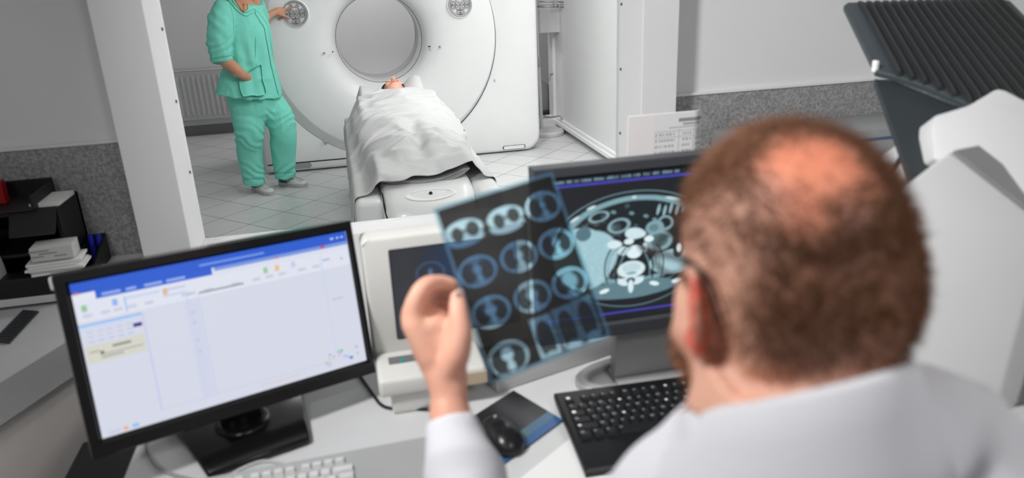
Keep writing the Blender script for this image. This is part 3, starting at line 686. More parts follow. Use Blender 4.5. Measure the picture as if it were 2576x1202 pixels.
T(ob('hook', b, METAL, None, True), 'small grey metal latch hook on the white post beyond the scanner', 'hook')
# ------------------------------------------------------------------ nurse
NU = thing('person', 'standing person in mint green scrubs and white clogs, pressing a scanner button', 'person', (-0.60, 5.87, 0))
SD = np.array([.66, .75, 0]); FW = np.array([.75, -.66, 0])
def ringn(pl, pr, y, Y, ratio=.72, yy=None):
    a, c = ony(pl, y, Y), ony(pr, yy or y, Y); m = (a+c)/2; hw = (c[0]-a[0])/2; s = math.sqrt(.66**2+(ratio*.75)**2)
    return m, (hw/s, hw/s*ratio)
def mid(px, py, Y): return ony(px, py, Y)
neck = ony(603, -8, 5.87)
# bare body (neck, arms, hand, ankles) as one continuous skin
b = BM()
headc = np.array([-.60, 5.84, 1.565])
ellipsoid(b, headc+np.array([0, 0, .01]), (.077, .095, .105), rotm(math.radians(-40))); ellipsoid(b, headc+FW*.035+np.array([0, 0, -.06]), (.052, .06, .055), rotm(math.radians(-40)))
tube(b, [headc+FW*.085+np.array([0, 0, .02]), headc+FW*.108+np.array([0, 0, -.02])], [.009, .014], 10)
for s in (-1, 1): ellipsoid(b, headc+SD*.078*s+np.array([0, 0, -.01]), (.012, .02, .032))
tube(b, [headc+np.array([0, 0, -.03]), neck+np.array([0, 0, .0]), neck+np.array([-.01, 0.01, -.10])], [.052, .052, .075], 16)
tc_ = [ringn(572, 652, 30, 5.87), ringn(578, 672, 80, 5.86), ringn(575, 680, 130, 5.86), ringn(568, 685, 180, 5.86), ringn(565, 690, 225, 5.87)]
tube(b, [t[0]+np.array([0, 0, .03 if i == 0 else 0]) for i, t in enumerate(tc_)], [(t[1][0]*.8, t[1][1]*.8) for t in tc_], 20, side=SD, sub=2)
ra = [mid(556, 40, 5.74), mid(550, 90, 5.69), mid(556, 140, 5.66), mid(585, 168, 5.62), mid(608, 187, 5.625), mid(624, 198, 5.70), mid(645, 215, 5.80)]
tube(b, ra, [.055, .05, .045, .043, .036, .036, .03], 16, sub=3)
# reaching arm
la = [mid(640, 12, 6.02), mid(652, 45, 6.08), mid(668, 44.5, 6.17), mid(687, 32.5, 6.25), mid(699, 28.5, 6.29)]
tube(b, la, [.05, .042, .033, .024, .030], 16, sub=3)
hnd = [mid(698, 29, 6.28), mid(710, 29, 6.31)]
tube(b, hnd, [(.024, .032), (.018, .034)], 12, side=(0, 1, 0))
tube(b, [mid(708, 25, 6.305), mid(720, 23, 6.325), mid(736, 18.5, 6.322)], [.0105, .0092, .0075], 10, sub=2)        # index finger
tube(b, [mid(702, 36, 6.28), mid(716, 40, 6.29), mid(728.5, 46, 6.305)], [.013, .0105, .0082], 10, sub=2)            # thumb
for k, (x0_, y0_, x1_, y1_, x2_, y2_) in enumerate(((709, 28, 718, 34, 710, 44), (706, 31, 713, 40, 705, 49), (702, 33, 706, 43, 700, 49.5))):
    tube(b, [mid(x0_, y0_, 6.315+.012*k), mid(x1_, y1_, 6.335+.01*k), mid(x2_, y2_, 6.325)], [.010, .0092, .008], 10, sub=2)
# legs inside the trousers
NLEG = [ringn(585, 652, 262, 5.82), ringn(588, 660, 300, 5.80), ringn(595, 660, 335, 5.79), ringn(599, 656, 372, 5.82), ringn(607, 658, 412, 5.84), ringn(618, 662, 459, 5.85)]
FLEG = [ringn(648, 710, 258, 5.93), ringn(668, 732, 292, 5.90), ringn(683, 740.5, 325, 5.88), ringn(686, 741, 362, 5.90), ringn(690, 739.5, 402, 5.925), ringn(696, 738, 444, 5.935)]
heels = ((onz(640, 476, 0), onz(685, 492, 0)), (onz(706, 466, 0), onz(772, 470, 0)))
for lg, fx in ((NLEG, (648, 474)), (FLEG, (717, 456))):
    pts = [t[0] for t in lg]; hh_, tt_ = heels[0] if lg is NLEG else heels[1]; tube(b, [tc_[-1][0]+(pts[0]-tc_[-1][0])*.5]+pts+[hh_+(tt_-hh_)*.26+np.array([0, 0, .07])], [.09]+[t[1][0]*.62 for t in lg[:-1]]+[.034, .030], 16, sub=2)
heels = ((onz(640, 476, 0), onz(685, 492, 0)), (onz(706, 466, 0), onz(772, 470, 0)))
for h, t in heels: tube(b, [h+(t-h)*.14+np.array([0, 0, .055]), h+(t-h)*.5+np.array([0, 0, .052]), h+(t-h)*.82+np.array([0, 0, .038])], [(.024, .030), (.026, .022), (.020, .014)], 14, side=(0, 1, 0))
me = fuse('body', b, 0.0058, 3); V = co(me)
skin = np.tile(lin((205, 148, 120)), (len(V), 1)); pz = noise3(V, 40, 2)*.5+.5
skin = skin*(.95+.1*pz[:, None])
k = np.clip((.09-V[:, 2])/.01, 0, 1)[:, None]*0+np.clip((.13-V[:, 2])/.004, 0, 1)[:, None]
skin = skin*(1-k)+lin((120, 112, 108))*k            # grey socks
set_pattern(me, skin); NB = link('body', me, SKIN, NU, True)
me = fuse('hair', ellipsoid(ellipsoid(BM(), headc-FW*.02+np.array([0, 0, .035]), (.086, .098, .098), rotm(math.radians(-40))), headc-FW*.09+np.array([0, 0, .02]), (.05, .05, .05)), .008, 3)
link('hair', me, mat('brown_hair', (70, 50, 38), .55, var=.2, scale=150), NU, True)

# tunic: torso and sleeves fused, then folded
b = BM()
TR = [ringn(578, 640, 4, 5.87, .5), ringn(560, 657, 16, 5.87, .56), ringn(566, 667, 45, 5.87, .66), ringn(570, 680, 80, 5.86, .74), ringn(571, 686, 118, 5.86, .74), ringn(566, 691, 160, 5.86, .72), ringn(556, 699, 198, 5.86, .72), ringn(543, 709, 243, 5.86, .74, 232)]
V0 = [t[0] for t in TR]
tube(b, V0, [t[1] for t in TR], 28, side=SD, round_caps=False, sub=4)
sl = [mid(566, 20, 5.79), mid(556, 45, 5.73), mid(554, 85, 5.69), mid(553, 118, 5.67), mid(558, 156, 5.655)]
tube(b, sl, [.075, .088, .086, .080, .070], 20, round_caps=False, sub=4)
tube(b, [mid(640, 12, 6.0), mid(648, 34, 6.06), mid(658, 46, 6.12)], [.075, .07, .058], 18, round_caps=False, sub=3)
me = fuse('tunic', b, 0.0075, 5); V = co(me); Nn = nrm(me); Q = proj(V)
fold = noise3(V*[1, 1, .35], 22, 1)*.0035+noise3(V*[1, 1, .5], 9, 4)*.006+np.clip(.35-np.abs(noise3(V*[1, 1, .7], 11, 14)), 0, 1)*.012
# elbow creases on the near sleeve, draped pleats below the bust, hem flare
slv = np.clip((590-Q[:, 0])/14, 0, 1)*np.clip((158-Q[:, 1])/12, 0, 1)
u_ = Q[:, 1]+.45*(Q[:, 0]-555); fold += slv*(.0045*np.sin(u_*.33+3.5*noise3(V, 12, 8))*np.exp(-((Q[:, 1]-112)/34)**2)+.003*np.sin((Q[:, 1]-.9*(Q[:, 0]-550))*.21+noise3(V, 9, 3)*2)*np.exp(-((Q[:, 1]-55)/40)**2))
body = np.clip((Q[:, 0]-588)/8, 0, 1)
fold += body*(.006*np.sin((Q[:, 0]-.25*Q[:, 1])*.16+2*noise3(V, 7, 5))*np.clip((Q[:, 1]-70)/60, 0, 1))
V2 = V+Nn*fold[:, None]; setco(me, V2)
tun = link('tunic', me, GREEN, NU, True)
def seln(poly, nz=-.05):
    def f(V, Nn):
        Q = proj(V+np.array(wloc(NU))*0); d = V-np.array([0, 0, EYE]); return inpoly(Q, poly) & ((Nn*d).sum(1) < 0)
    return f
wme = me.copy(); wme.transform(Matrix.Translation(wloc(NU)))
patch('pocket', wme, seln([(600, 194), (654, 158), (657, 200), (668, 238), (612, 243), (603, 220)]), .014, GREEN, tun)
patch('cuff', wme, seln([(520, 146), (590, 136), (592, 170), (520, 170)]), .004, GREEN, tun)
patch('placket', wme, seln([(640, 22), (650, 30), (674, 62), (690, 160), (712, 236), (700, 240), (681, 165), (664, 70), (640, 34)]), .003, GREEN, tun)
patch('neckband', wme, seln([(574, -12), (584, -10), (602, 18), (616, 32), (640, 20), (646, 26), (620, 44), (596, 28), (572, 0)]), .004, GREEN, tun)
# a V of bare chest and the necklace
def pick(px, py, me_):
    V = co(me_); Q = proj(V); d = (Q[:, 0]-px)**2+(Q[:, 1]-py)**2; dist = np.linalg.norm(V-np.array([0, 0, EYE]), axis=1); i = np.where(d < 9)[0]
    if len(i) == 0: i = np.array([np.argmin(d)])
    j = i[np.argmin(dist[i])]; return V[j], nrm(me_)[j]
p_ = patch('chest', wme, seln([(578, -14), (586, -4), (604, 22), (615, 33), (625, 22), (622, -14)]), .005, mat('chest_skin', (206, 150, 122), .5), NU)
b = BM(); pts = []
for px, py in ((580, -8), (586, 3), (596, 15), (608, 27), (614, 32), (616, 24), (612, 10), (606, -4)):
    c, n_ = pick(px, py, wme); pts.append(c+n_*.009)
tube(b, pts, [.0022]*len(pts), 6, sub=3); ob('necklace', b, mat('gold_chain', (170, 120, 60), .3, metal=.8), NU, smooth=True)
for px, py in ((636, 31), (664, 60), (676, 95), (684, 136), (690, 173)):
    c, n_ = pick(px, py, wme); b = BM(); cyl(b, c+n_*.003, c+n_*.008, .0055, .005, 12); ob('button', b, mat('pale_mint_button', (180, 226, 214), .4), tun)
for ptsx in (((643, 66), (645, 100), (645, 140), (647, 168), (655, 205), (663, 236)), ((577, 6), (586, 30), (590, 60), (589, 88))):
    b = BM(); pts = [];
    for px, py in ptsx: c, n_ = pick(px, py, wme); pts.append(c+n_*.0006)
    tube(b, pts, [.0016]*len(pts), 6, sub=4); ob('seam', b, mat('green_seam_thread', (92, 176, 158), .8), tun, True)
# trousers
b = BM()
hip = [ringn(572, 700, 212, 5.87, .72), ringn(574, 706, 246, 5.87, .72), ringn(582, 708, 268, 5.87, .66)]
tube(b, [h[0] for h in hip], [h[1] for h in hip], 24, side=SD, round_caps=True, sub=2)
for lg in (NLEG, FLEG):
    pts = [t[0] for t in lg]; rr = [(t[1][0]*1.05, t[1][0]*.95) for t in lg]; st = hip[1][0]+(pts[0]-hip[2][0])*.7
    tube(b, [st]+pts, [(rr[0][0]*1.05, rr[0][1]*1.05)]+rr, 22, side=SD, round_caps=False, sub=4)
me = fuse('trousers', b, 0.0072, 4); V = co(me); Nn = nrm(me); Q = proj(V)
fold = noise3(V*[1, 1, .4], 20, 11)*.003+noise3(V*[1, 1, .6], 8, 12)*.005+np.clip(.35-np.abs(noise3(V*[1, 1, .7], 10, 24)), 0, 1)*.011
fold += .0045*np.sin((Q[:, 1]+.5*np.abs(Q[:, 0]-690))*.30+3.5*noise3(V, 10, 6))*(np.exp(-((Q[:, 1]-345)/28)**2)*(Q[:, 0] < 668)+.9*np.exp(-((Q[:, 1]-300)/30)**2)*(Q[:, 0] > 668)+1.1*np.exp(-((Q[:, 1]-432)/22)**2))
setco(me, V+Nn*fold[:, None]); trs = link('trousers', me, GREEN, NU, True)
wme = me.copy(); wme.transform(Matrix.Translation(wloc(NU)))
patch('hem', wme, seln([(600, 450), (664, 446), (668, 475), (600, 475)]), .004, GREEN, trs)
patch('hem', wme, seln([(688, 434), (742, 430), (745, 455), (688, 456)]), .004, GREEN, trs)
# clogs
CLOG = mat('white_clog_rubber', (214, 214, 214), .45, var=.02); SOLE = mat('grey_clog_sole', (186, 186, 186), .5)
def clog(h, t, heelband):
    d = t-h; d[2] = 0; L_ = np.linalg.norm(d); d /= L_; s = np.array([-d[1], d[0], 0])
    def pt(x, y, z): return h+d*(x*L_)+s*y+np.array([0, 0, z])
    out = [(-.02, .0, .02), (.03, .028, .0), (.15, .033, 0), (.35, .033, 0), (.6, .043, 0), (.8, .044, 0), (.93, .033, 0), (1.02, .012, .0)]
    rg = []
    for z, k in ((0.0, .93), (.006, 1.0), (.028, 1.0), (.032, .96)):
        rg.append([pt(x, y*k if x > -.01 else 0.016*k, z) for x, y, _ in out]+[pt(x, -y*k if x > -.01 else -.016*k, z) for x, y, _ in out[::-1]])
    b = BM(); loft(b, rg); root = ob('clog', b, SOLE, NU, auto=50)
    rg = []
    for x, hw, hz in ((.36, .036, .088), (.45, .041, .085), (.58, .044, .075), (.72, .045, .062), (.85, .041, .052), (.95, .030, .043), (1.01, .014, .036)):
        rg.append([pt(x, hw*math.cos(a), .024+(hz-.024)*math.sin(a)**.8) for a in np.linspace(0, math.pi, 15)]+[pt(x, 0, .022)])
    b = BM(); loft(b, rg); ob('upper', b, CLOG, root, True)
    b = BM()
    tube(b, [pt(.42, .043, .05), pt(.40, .036, .082), pt(.38, 0, .098), pt(.40, -.036, .082), pt(.42, -.043, .05)], [(.008, .004)]*5, 10, side=d, sub=4); ob('strap', b, CLOG, root, True)
    for q in (1, -1):
        t_ = BM(); cyl(t_, pt(.43, q*.041, .05), pt(.43, q*.049, .05), .006, .006, 12); ob('rivet', t_, METAL, root)
    b = BM()
    for i in range(8):
        for j in range(-4, 5):
            x = .50+.05*i; hw = np.interp(x, [.45, .58, .72, .85], [.041, .044, .045, .041]); hz = np.interp(x, [.45, .58, .72, .85], [.085, .075, .062, .052])
            a = math.pi/2+j*.17; c = pt(x, hw*math.cos(a), .024+(hz-.024)*math.sin(a)**.8+.0006); ellipsoid(b, c, (.0027, .0027, .0018), None, 6, 4)
    o = ob('perforation', b, mat('vent_hole_dark', (70, 70, 70), .8), root); o['kind'] = 'stuff'
    b = BM()
    if heelband:
        rg = []
        for z, k in ((.032, 1.0), (.055, .98), (.078, .86)):
            rg.append([pt(.16-.20*k*math.cos(a), .033*math.sin(a), z) for a in np.linspace(-1.3, 1.3, 13)]+[pt(.18-.18*k*math.cos(a), .028*math.sin(a), z) for a in np.linspace(1.3, -1.3, 13)])
        loft(b, rg); ob('sock_heel', b, mat('teal_sock_heel', (30, 168, 172), .7), NU, True)
    else:
        b.free()
clog(heels[0][0], heels[0][1], True); clog(heels[1][0], heels[1][1], True)
# ------------------------------------------------------------------ desk and what stands on it
DZ = 0.745
D = thing('desk', 'white laminate desk under the window carrying the monitors and keyboards', 'desk', (0.4, 1.6, 0))
dk0 = onz(310, 1202, DZ); dk1 = onz(345, 1118, DZ)
xl = (dk0[0]+dk1[0])/2
b = BM(); box2(b, (xl, 0.84, DZ-.028), (1.9, YW-.02, DZ), .003); ob('desktop', b, LAMIN, D)
for x in (xl+.05, 1.8): ob('side_panel', box2(BM(), (x-.013, .9, 0), (x+.013, 2.3, DZ-.028), .002), LAMIN, D)
ob('modesty_panel', box2(BM(), (xl+.063, 2.2, .25), (1.787, 2.218, DZ-.028), .002), LAMIN, D)

# left monitor --------------------------------------------------------
LS = [np.array(p) for p in ((-.467, 1.253, 1.112), (-.025, 1.430, 1.093), (-.013, 1.370, .835), (-.456, 1.193, .855))]
LO = [np.array(p) for p in ((-.489, 1.272, 1.115), (-.016, 1.462, 1.097), (.002, 1.385, .809), (-.471, 1.195, .827))]
tl = LS[0]; ex = ((LS[1]-LS[0])+(LS[2]-LS[3]))/2; ey = ((LS[3]-LS[0])+(LS[2]-LS[1]))/2
exn = ex/np.linalg.norm(ex); nn = np.cross(ex, ey); nn /= np.linalg.norm(nn); nn = nn if nn[1] < 0 else -nn   # towards viewer
eyn = np.cross(nn, exn); eyn = eyn if eyn[2] < 0 else -eyn
ctr = tl+ex/2+ey/2; Wd, Hd = np.linalg.norm(ex), np.linalg.norm(ey)
M1 = thing('monitor', 'wide black monitor at left of the desk, its screen bright white with blue bar', 'monitor', (ctr[0]-nn[0]*.05, ctr[1]-nn[1]*.05, DZ))
def mpt(x, y, d=0): return ctr+exn*x+eyn*y+nn*d
def rect_frame(bm, hw, hh, t_, b_, l_, r_, d0, d1, dd):
    o_ = [mpt(-hw-l_, -hh-t_, dd), mpt(hw+r_, -hh-t_, dd), mpt(hw+r_, hh+b_, dd), mpt(-hw-l_, hh+b_, dd)]
    i_ = [mpt(-hw, -hh, d0), mpt(hw, -hh, d0), mpt(hw, hh, d0), mpt(-hw, hh, d0)]
    bk = [p-nn*(dd-d1) for p in o_]; loft(bm, [i_, [p+(q-p)*.25+nn*(dd-d0)*.9 for p, q in zip(i_, o_)], [p+(q-p)*.93+nn*(dd-d0)*.06+nn*0 for p, q in zip([mpt(*z) for z in ((-hw, -hh, dd), (hw, -hh, dd), (hw, hh, dd), (-hw, hh, dd))], o_)], [p-nn*.003+(ctr-p)*0 for p in o_], bk], False, True)
GLB = mat('gloss_black_bezel', (20, 19, 19), .22, var=.05)
b = BM(); rect_frame(b, Wd/2, Hd/2, .019, .030, .021, .014, -.004, -.045, .004); MF = ob('bezel', b, GLB, M1)
b = BM(); prism(b, [mpt(x, y, -.03) for x, y in ((-.15, -.08), (.15, -.08), (.15, .10), (-.15, .10))], off=-nn*.035, bev=.012); ob('back_housing', b, GLB, M1)
def screen_left(u, v):
    c = np.tile(lin((210, 214, 230)), (len(u), 1))
    def R(u0, u1, v0, v1, rgb, k=1.0):
        m = (u >= u0) & (u < u1) & (v >= v0) & (v < v1); c[m] = c[m]*(1-k)+lin(rgb)*k
    c[:] = lin((212, 215, 229)); 
    R(0, 1, 0, .075, (44, 92, 205)); R(0, .46, .075, .105, (44, 92, 205)); R(.0, .06, .055, .075, (40, 84, 190))
    R(.06, .46, .085, .12, (46, 96, 208)); R(.0, .07, .07, .12, (225, 228, 240)); R(.47, 1, .075, .10, (120, 150, 222))
    R(.07, .30, .095, .125, (46, 96, 208)); R(0, 1, .12, .25, (222, 225, 238)); R(.46, 1, .10, .13, (218, 222, 236))
    for x0_, x1_ in ((.09, .15), (.165, .20), (.225, .285), (.30, .365)): R(x0_, x1_, .09, .105, (150, 175, 235))
    R(.42, .66, .035, .05, (120, 155, 232)); R(.93, .945, .03, .045, (190, 205, 245)); R(.955, .965, .03, .045, (190, 205, 245)); R(.975, .985, .03, .045, (190, 205, 245))
    R(.885, .90, .075, .09, (200, 60, 70)); R(.70, .71, .085, .10, (210, 90, 90)); R(.005, .02, .06, .075, (225, 120, 60))
    for x0_, rgb in ((.02, (120, 190, 120)), (.115, (120, 165, 235)), (.28, (230, 170, 90)), (.645, (120, 200, 120)), (.69, (236, 180, 90)), (.755, (185, 200, 235))): R(x0_, x0_+.018, .145, .185, rgb, .8)
    for i, x0_ in enumerate((.02, .075, .115, .16, .215, .34, .36, .42, .52, .60, .65, .70, .78, .84)): R(x0_, x0_+.03, .205, .222, (175, 180, 200), .5)
    R(.155, .158, .14, .24, (150, 190, 235)); R(.16, .27, .15, .16, (170, 195, 235), .6); R(.28, .36, .15, .16, (180, 186, 205), .7); R(.28, .36, .19, .20, (150, 185, 235), .7)
    R(0, .2, .265, .28, (120, 175, 240), .8); R(.0, .195, .28, .30, (200, 215, 240)); R(.165, .195, .325, .35, (66, 40, 140))
    for r in range(4):
        for x0_ in np.arange(.02, .15, .031): R(x0_, x0_+.02, .315+.03*r, .325+.03*r, (170, 180, 225), .55)
    R(.005, .195, .405, .515, (212, 211, 200)); R(.09, .15, .425, .44, (120, 120, 118), .8); R(.015, .05, .44, .45, (130, 130, 125), .7); R(.05, .06, .45, .47, (60, 60, 60), .8)
    R(.05, .185, .465, .475, (150, 150, 148), .7); R(.05, .12, .485, .495, (150, 150, 148), .7)
    R(.2, .203, .27, .93, (190, 200, 235)); R(.355, .358, .23, .93, (196, 205, 236)); R(.345, .39, .25, .93, (205, 210, 230), .8); R(.395, .398, .23, .93, (186, 198, 236)); R(.875, .879, .15, .90, (196, 214, 238))
    for y0_ in (.33, .40, .52, .60): R(.362, .372, y0_, y0_+.02, (180, 185, 215), .6)
    R(.40, .565, .215, .228, (120, 124, 140), .8); R(.885, .915, .175, .185, (150, 155, 175), .7); R(.96, .968, .185, .205, (120, 150, 180), .7)
    R(.895, .945, .475, .487, (190, 185, 210), .7); R(.2, .875, .925, .93, (190, 198, 230), .7)
    R(.56, .72, .955, .965, (225, 190, 190), .6)
    rs = np.random.RandomState(2)
    for i in range(16):
        x0_, y0_ = .80+.19*rs.rand(), .86+.12*rs.rand(); R(x0_, x0_+.010, y0_, y0_+.016, [(120, 200, 150), (130, 160, 235), (215, 190, 130), (180, 170, 225)][i % 4], .7)
    R(.895, .905, .865, .88, (90, 200, 130)); R(.93, .945, .935, .955, (80, 130, 230)); R(.07, .085, .965, .985, (235, 170, 120)); R(.10, .12, .965, .985, (140, 190, 240)); R(.02, .06, .97, .985, (190, 195, 225), .6)
    return c
picture('screen', tl+nn*.0005, ex, ey, 420, 240, screen_left, mat_attr('lit_screen', .3, emit=1.0), M1)
# power light chip and stand
b = BM(); box(b, mpt(-Wd/2-.0215, -Hd/2-.006, -.012), (.004, .012, .02), None, .001); ob('side_button', b, mat('white_plastic_button', (226, 226, 226), .3), M1)
bp = [onz(a, c_, DZ) for a, c_ in ((440, 1085), (525, 1210), (783, 1118), (762, 985))]
b = BM(); prism(b, [p+np.array([0, 0, .001]) for p in bp], off=(0, 0, .016), bev=.006); ob('stand_base', b, GLB, M1, auto=50)
nb = onz(612, 1062, DZ+.016); nt_ = mpt(.015, .12, -.055)
b = BM(); tube(b, [nb, nb+np.array([0, .0, .05]), nt_+np.array([0, 0, -.03]), nt_], [(.042, .022), (.036, .022), (.034, .02), (.03, .018)], 18, side=(1, .35, 0), round_caps=False, sub=3); ob('stand_neck', b, GLB, M1, True)
b = BM(); lathe(b, nb, [(.052, 0), (.052, .004), (.046, .010), (.044, .010)], 36); ob('neck_ring', b, mat('dark_chrome_ring', (50, 50, 50), .25, metal=.6), M1, True)

# right monitor with the CT slice ------------------------------------
r0 = ony(1340, 411, 1.25); r1 = ony(1850, 377, 1.25); rb = ony(1340, 868, 1.235)
Wm = r1[0]-r0[0]; 
M2 = thing('monitor', 'dark grey monitor on silver stand showing one large scan slice, right of the film', 'monitor', (r0[0]+Wm/2, 1.29, DZ))
ctr = np.array([r0[0]+Wm/2, 1.243, (r0[2]+r1[2])/2/2+rb[2]/2]); Hm = (r0[2]+r1[2])/2-rb[2]
exn = np.array([1, 0, 0.]); eyn = np.array([0, -.04, -1]); eyn /= np.linalg.norm(eyn); nn = np.cross(eyn, exn); nn = nn if nn[1] < 0 else -nn
BZ = mat('slate_bezel', (58, 60, 64), .5, var=.03)
Wd, Hd = Wm-.036, Hm-.056
b = BM(); rect_frame(b, Wd/2, Hd/2, .022, .034, .018, .018, -.004, -.035, .004); ob('bezel', b, BZ, M2)
b = BM(); prism(b, [mpt(x, y, -.02) for x, y in ((-.13, -.10), (.13, -.10), (.13, .11), (-.13, .11))], off=-nn*.03, bev=.01); ob('back_housing', b, BZ, M2)
def ell(u, v, cx, cy, rx, ry, rot=0):
    c_, s_ = math.cos(rot), math.sin(rot); x, y = (u-cx), (v-cy); return np.sqrt(((x*c_+y*s_)/rx)**2+((-x*s_+y*c_)/ry)**2)
def uvn(u, v, sc, seed): return noise3(np.stack([u, v, 0*u], 1), sc, seed)
def screen_ct(u, v):
    c = np.tile(lin((24, 26, 32)), (len(u), 1)); a_ = 1.16   # widths in u scaled
    def blend(k, rgb): 
        nonlocal c
        k = np.clip(k, 0, 1)[:, None]; c = c*(1-k)+lin(rgb)*k
    def E(cx, cy, rx, ry, rgb, s=14, rot=0, k=1.0, wob=0.0, seed=1):
        d = ell(u, v, cx, cy, rx, ry, rot)+wob*uvn(u, v, 16, seed); blend((1-d)*s*k if k == 1.0 else np.clip((1-d)*s, 0, 1)*k, rgb)
    # two table arcs, skin, fat, muscle wall
    d = ell(u, v, .485, .12, .60, .795); blend((1-np.abs(d-1)/.009)*1.0*(v > .55), (92, 128, 138))
    d = ell(u, v, .485, .16, .56, .695); blend((1-np.abs(d-1)/.009)*1.0*(v > .5), (92, 128, 138))
    d = ell(u, v, .485, .455, .455, .335); blend((1-d)*60, (120, 158, 168)); blend((.985-d)*60, (20, 26, 30))
    d = ell(u, v, .485, .455, .425, .305); blend((1-d)*30*(1-.5*uvn(u, v, 30, 4)), (128, 166, 176)); blend((.90-d)*26, (22, 30, 35))
    for x, y, r, rt in ((.16, .27, .035, -.6), (.25, .205, .03, -.4), (.70, .20, .05, .3), (.80, .26, .04, .7), (.86, .34, .02, 1.2), (.485, .165, .015, 0)): E(x, y, r, .010, (205, 225, 230), 4, rt)
    # bowel loops in dark fat
    fat = 1-d
    n1 = uvn(u, v, 22, 9); blend(np.clip(n1-.45, 0, 1)*1.1*(v < .42)*(fat > .12), (120, 155, 165))
    for cx, cy, rx, ry in ((.29, .27, .06, .035), (.40, .345, .065, .05), (.66, .36, .045, .05)): 
        d2 = ell(u, v, cx, cy, rx, ry, -.25); blend((1-np.abs(d2-.85)/.22)*1.3, (140, 172, 180))
    for i in range(6): E(.62+.035*i, .265+.012*(i % 2), .009, .042, (150, 182, 190), 5, .2)
    for x, y in ((.82, .33), (.80, .38), (.55, .30), (.60, .33), (.86, .40), (.37, .25), (.47, .27)): E(x, y, .018, .013, (110, 146, 156), 3, .5)
    # liver, gall bladder, spleen/kidney, vertebra
    k = 1-ell(u, v, .20, .545, .165, .225, -.18); blend(np.minimum(k*16, (.66-u+.25*v)*0+1)*(v > .33), (158, 196, 206))
    blend(np.clip((1-ell(u, v, .235, .54, .16, .19, .3))*14, 0, 1), (160, 198, 208))
    sp = np.clip((ell(u, v, .235, .54, .2, .25)*-1+1)*10, 0, 1)*np.clip(uvn(u, v, 60, 5), 0, 1)*.25; blend(sp, (205, 228, 232))
    E(.205, .375, .045, .05, (84, 116, 126), 7); E(.37, .47, .05, .035, (215, 234, 238), 5, 0, wob=.3); E(.42, .52, .035, .03, (200, 224, 230), 5, wob=.3)
    E(.485, .405, .060, .050, (205, 228, 233), 7, wob=.25); E(.455, .46, .03, .022, (220, 238, 242), 6)
    E(.485, .535, .047, .048, (222, 240, 244), 9)
    E(.625, .475, .082, .075, (138, 170, 178), 9, .4); E(.625, .475, .056, .052, (84, 112, 120), 7, .4); E(.60, .385, .055, .05, (128, 162, 170), 8); E(.595, .385, .03, .028, (100, 132, 140), 6)
    E(.57, .46, .03, .022, (222, 240, 243), 7, wob=.2); E(.545, .515, .018, .04, (222, 240, 243), 7); E(.74, .545, .014, .032, (226, 242, 246), 7)
    k = np.clip((1-ell(u, v, .70, .635, .135, .088, .05))*16, 0, 1)*np.clip(1-(1-ell(u, v, .735, .56, .03, .05))*8*(ell(u, v, .735, .56, .03, .05) < 1), 0, 1); blend(k, (172, 208, 218))
    E(.845, .58, .07, .075, (150, 190, 200), 9, -.5)
    # crus and psoas curves
    for sgn in (-1, 1):
        d2 = ell(u, v, .485+sgn*.03, .66, .135, .21, sgn*.12); blend((1-np.abs(d2-1)/.05)*(v > .50)*(v < .78)*1.2, (26, 36, 42)); blend((1-np.abs(d2-.87)/.045)*(v > .50)*(v < .78), (118, 152, 160))
    E(.468, .655, .082, .062, (214, 233, 238), 10); E(.468, .642, .06, .038, (190, 214, 222), 4); E(.468, .682, .035, .012, (140, 172, 184), 4)
    # posterior elements and back muscles
    k = np.clip((1-ell(u, v, .465, .79, .28, .070))*9, 0, 1); blend(k*(v > .735), (96, 128, 138))
    blend(np.clip((1-ell(u, v, .465, .70, .085, .055))*8, 0, 1)*(v > .71), (206, 228, 234)); E(.465, .735, .028, .026, (70, 96, 108), 7)
    E(.465, .775, .017, .05, (214, 234, 240), 7); E(.42, .745, .035, .018, (214, 234, 240), 6, .5); E(.51, .745, .035, .018, (214, 234, 240), 6, -.5)
    for x, y, rt in ((.315, .785, -.3), (.60, .775, .4), (.73, .775, -.3), (.22, .755, -.4), (.80, .72, -.7)): E(x, y, .032, .016, (222, 240, 244), 6, rt)
    c *= (1+.10*uvn(u, v, 190, 3))[:, None]
    # ruling lines, caption row and corner tools
    def R(u0, u1, v0, v1, rgb): m = (u >= u0) & (u < u1) & (v >= v0) & (v < v1); c[m] = lin(rgb)
    R(.0, 1, .042, .056, (66, 64, 176)); R(0, 1, .942, .956, (66, 64, 176)); R(.885, .892, .056, .942, (60, 58, 160))
    rs = np.random.RandomState(5); x = .045
    while x < .73:
        L_ = rs.choice([.02, .035, .05, .06]); y = x
        while y < x+L_: R(y, y+.006, .012+.004*rs.rand(), .030, (120, 150, 165)); y += .0095
        x += L_+.018
    m = (u > .815) & (u < .885) & (v > .06) & (v < .12) & ((u-.815)/.07 < (v-.06)/.06+.05); c[m] = lin((196, 220, 222))
    R(.885, .91, .035, .085, (168, 196, 204)); R(.945, .98, .05, .085, (206, 200, 160))
    return c
e_x, e_y = exn*Wd, eyn*Hd
picture('screen', ctr-e_x/2-e_y/2+nn*.0005, e_x, e_y, 430, 380, screen_ct, MATS['lit_screen'], M2)
SILV = mat('silver_stand_plastic', (172, 172, 172), .4, metal=.15, var=.02)
cb = onz(1556, 976, DZ); cr = onz(1722, 955, DZ)
b = BM(); prism(b, [(cb[0], 1.285, DZ+.01), (cb[0]+.15, 1.285, DZ+.01), (cb[0]+.145, 1.29, ctr[2]-.02), (cb[0]+.005, 1.29, ctr[2]-.02)], off=(0, .03, 0), bev=.004); ob('stand_column', b, SILV, M2, auto=50)
b = BM(); box2(b, (cb[0]+.0, 1.245, DZ), (cb[0]+.15, 1.33, DZ+.0105), .004); ob('stand_foot', b, SILV, M2, auto=50)
cxr = cb[0]+.06; b = BM(); rg = []
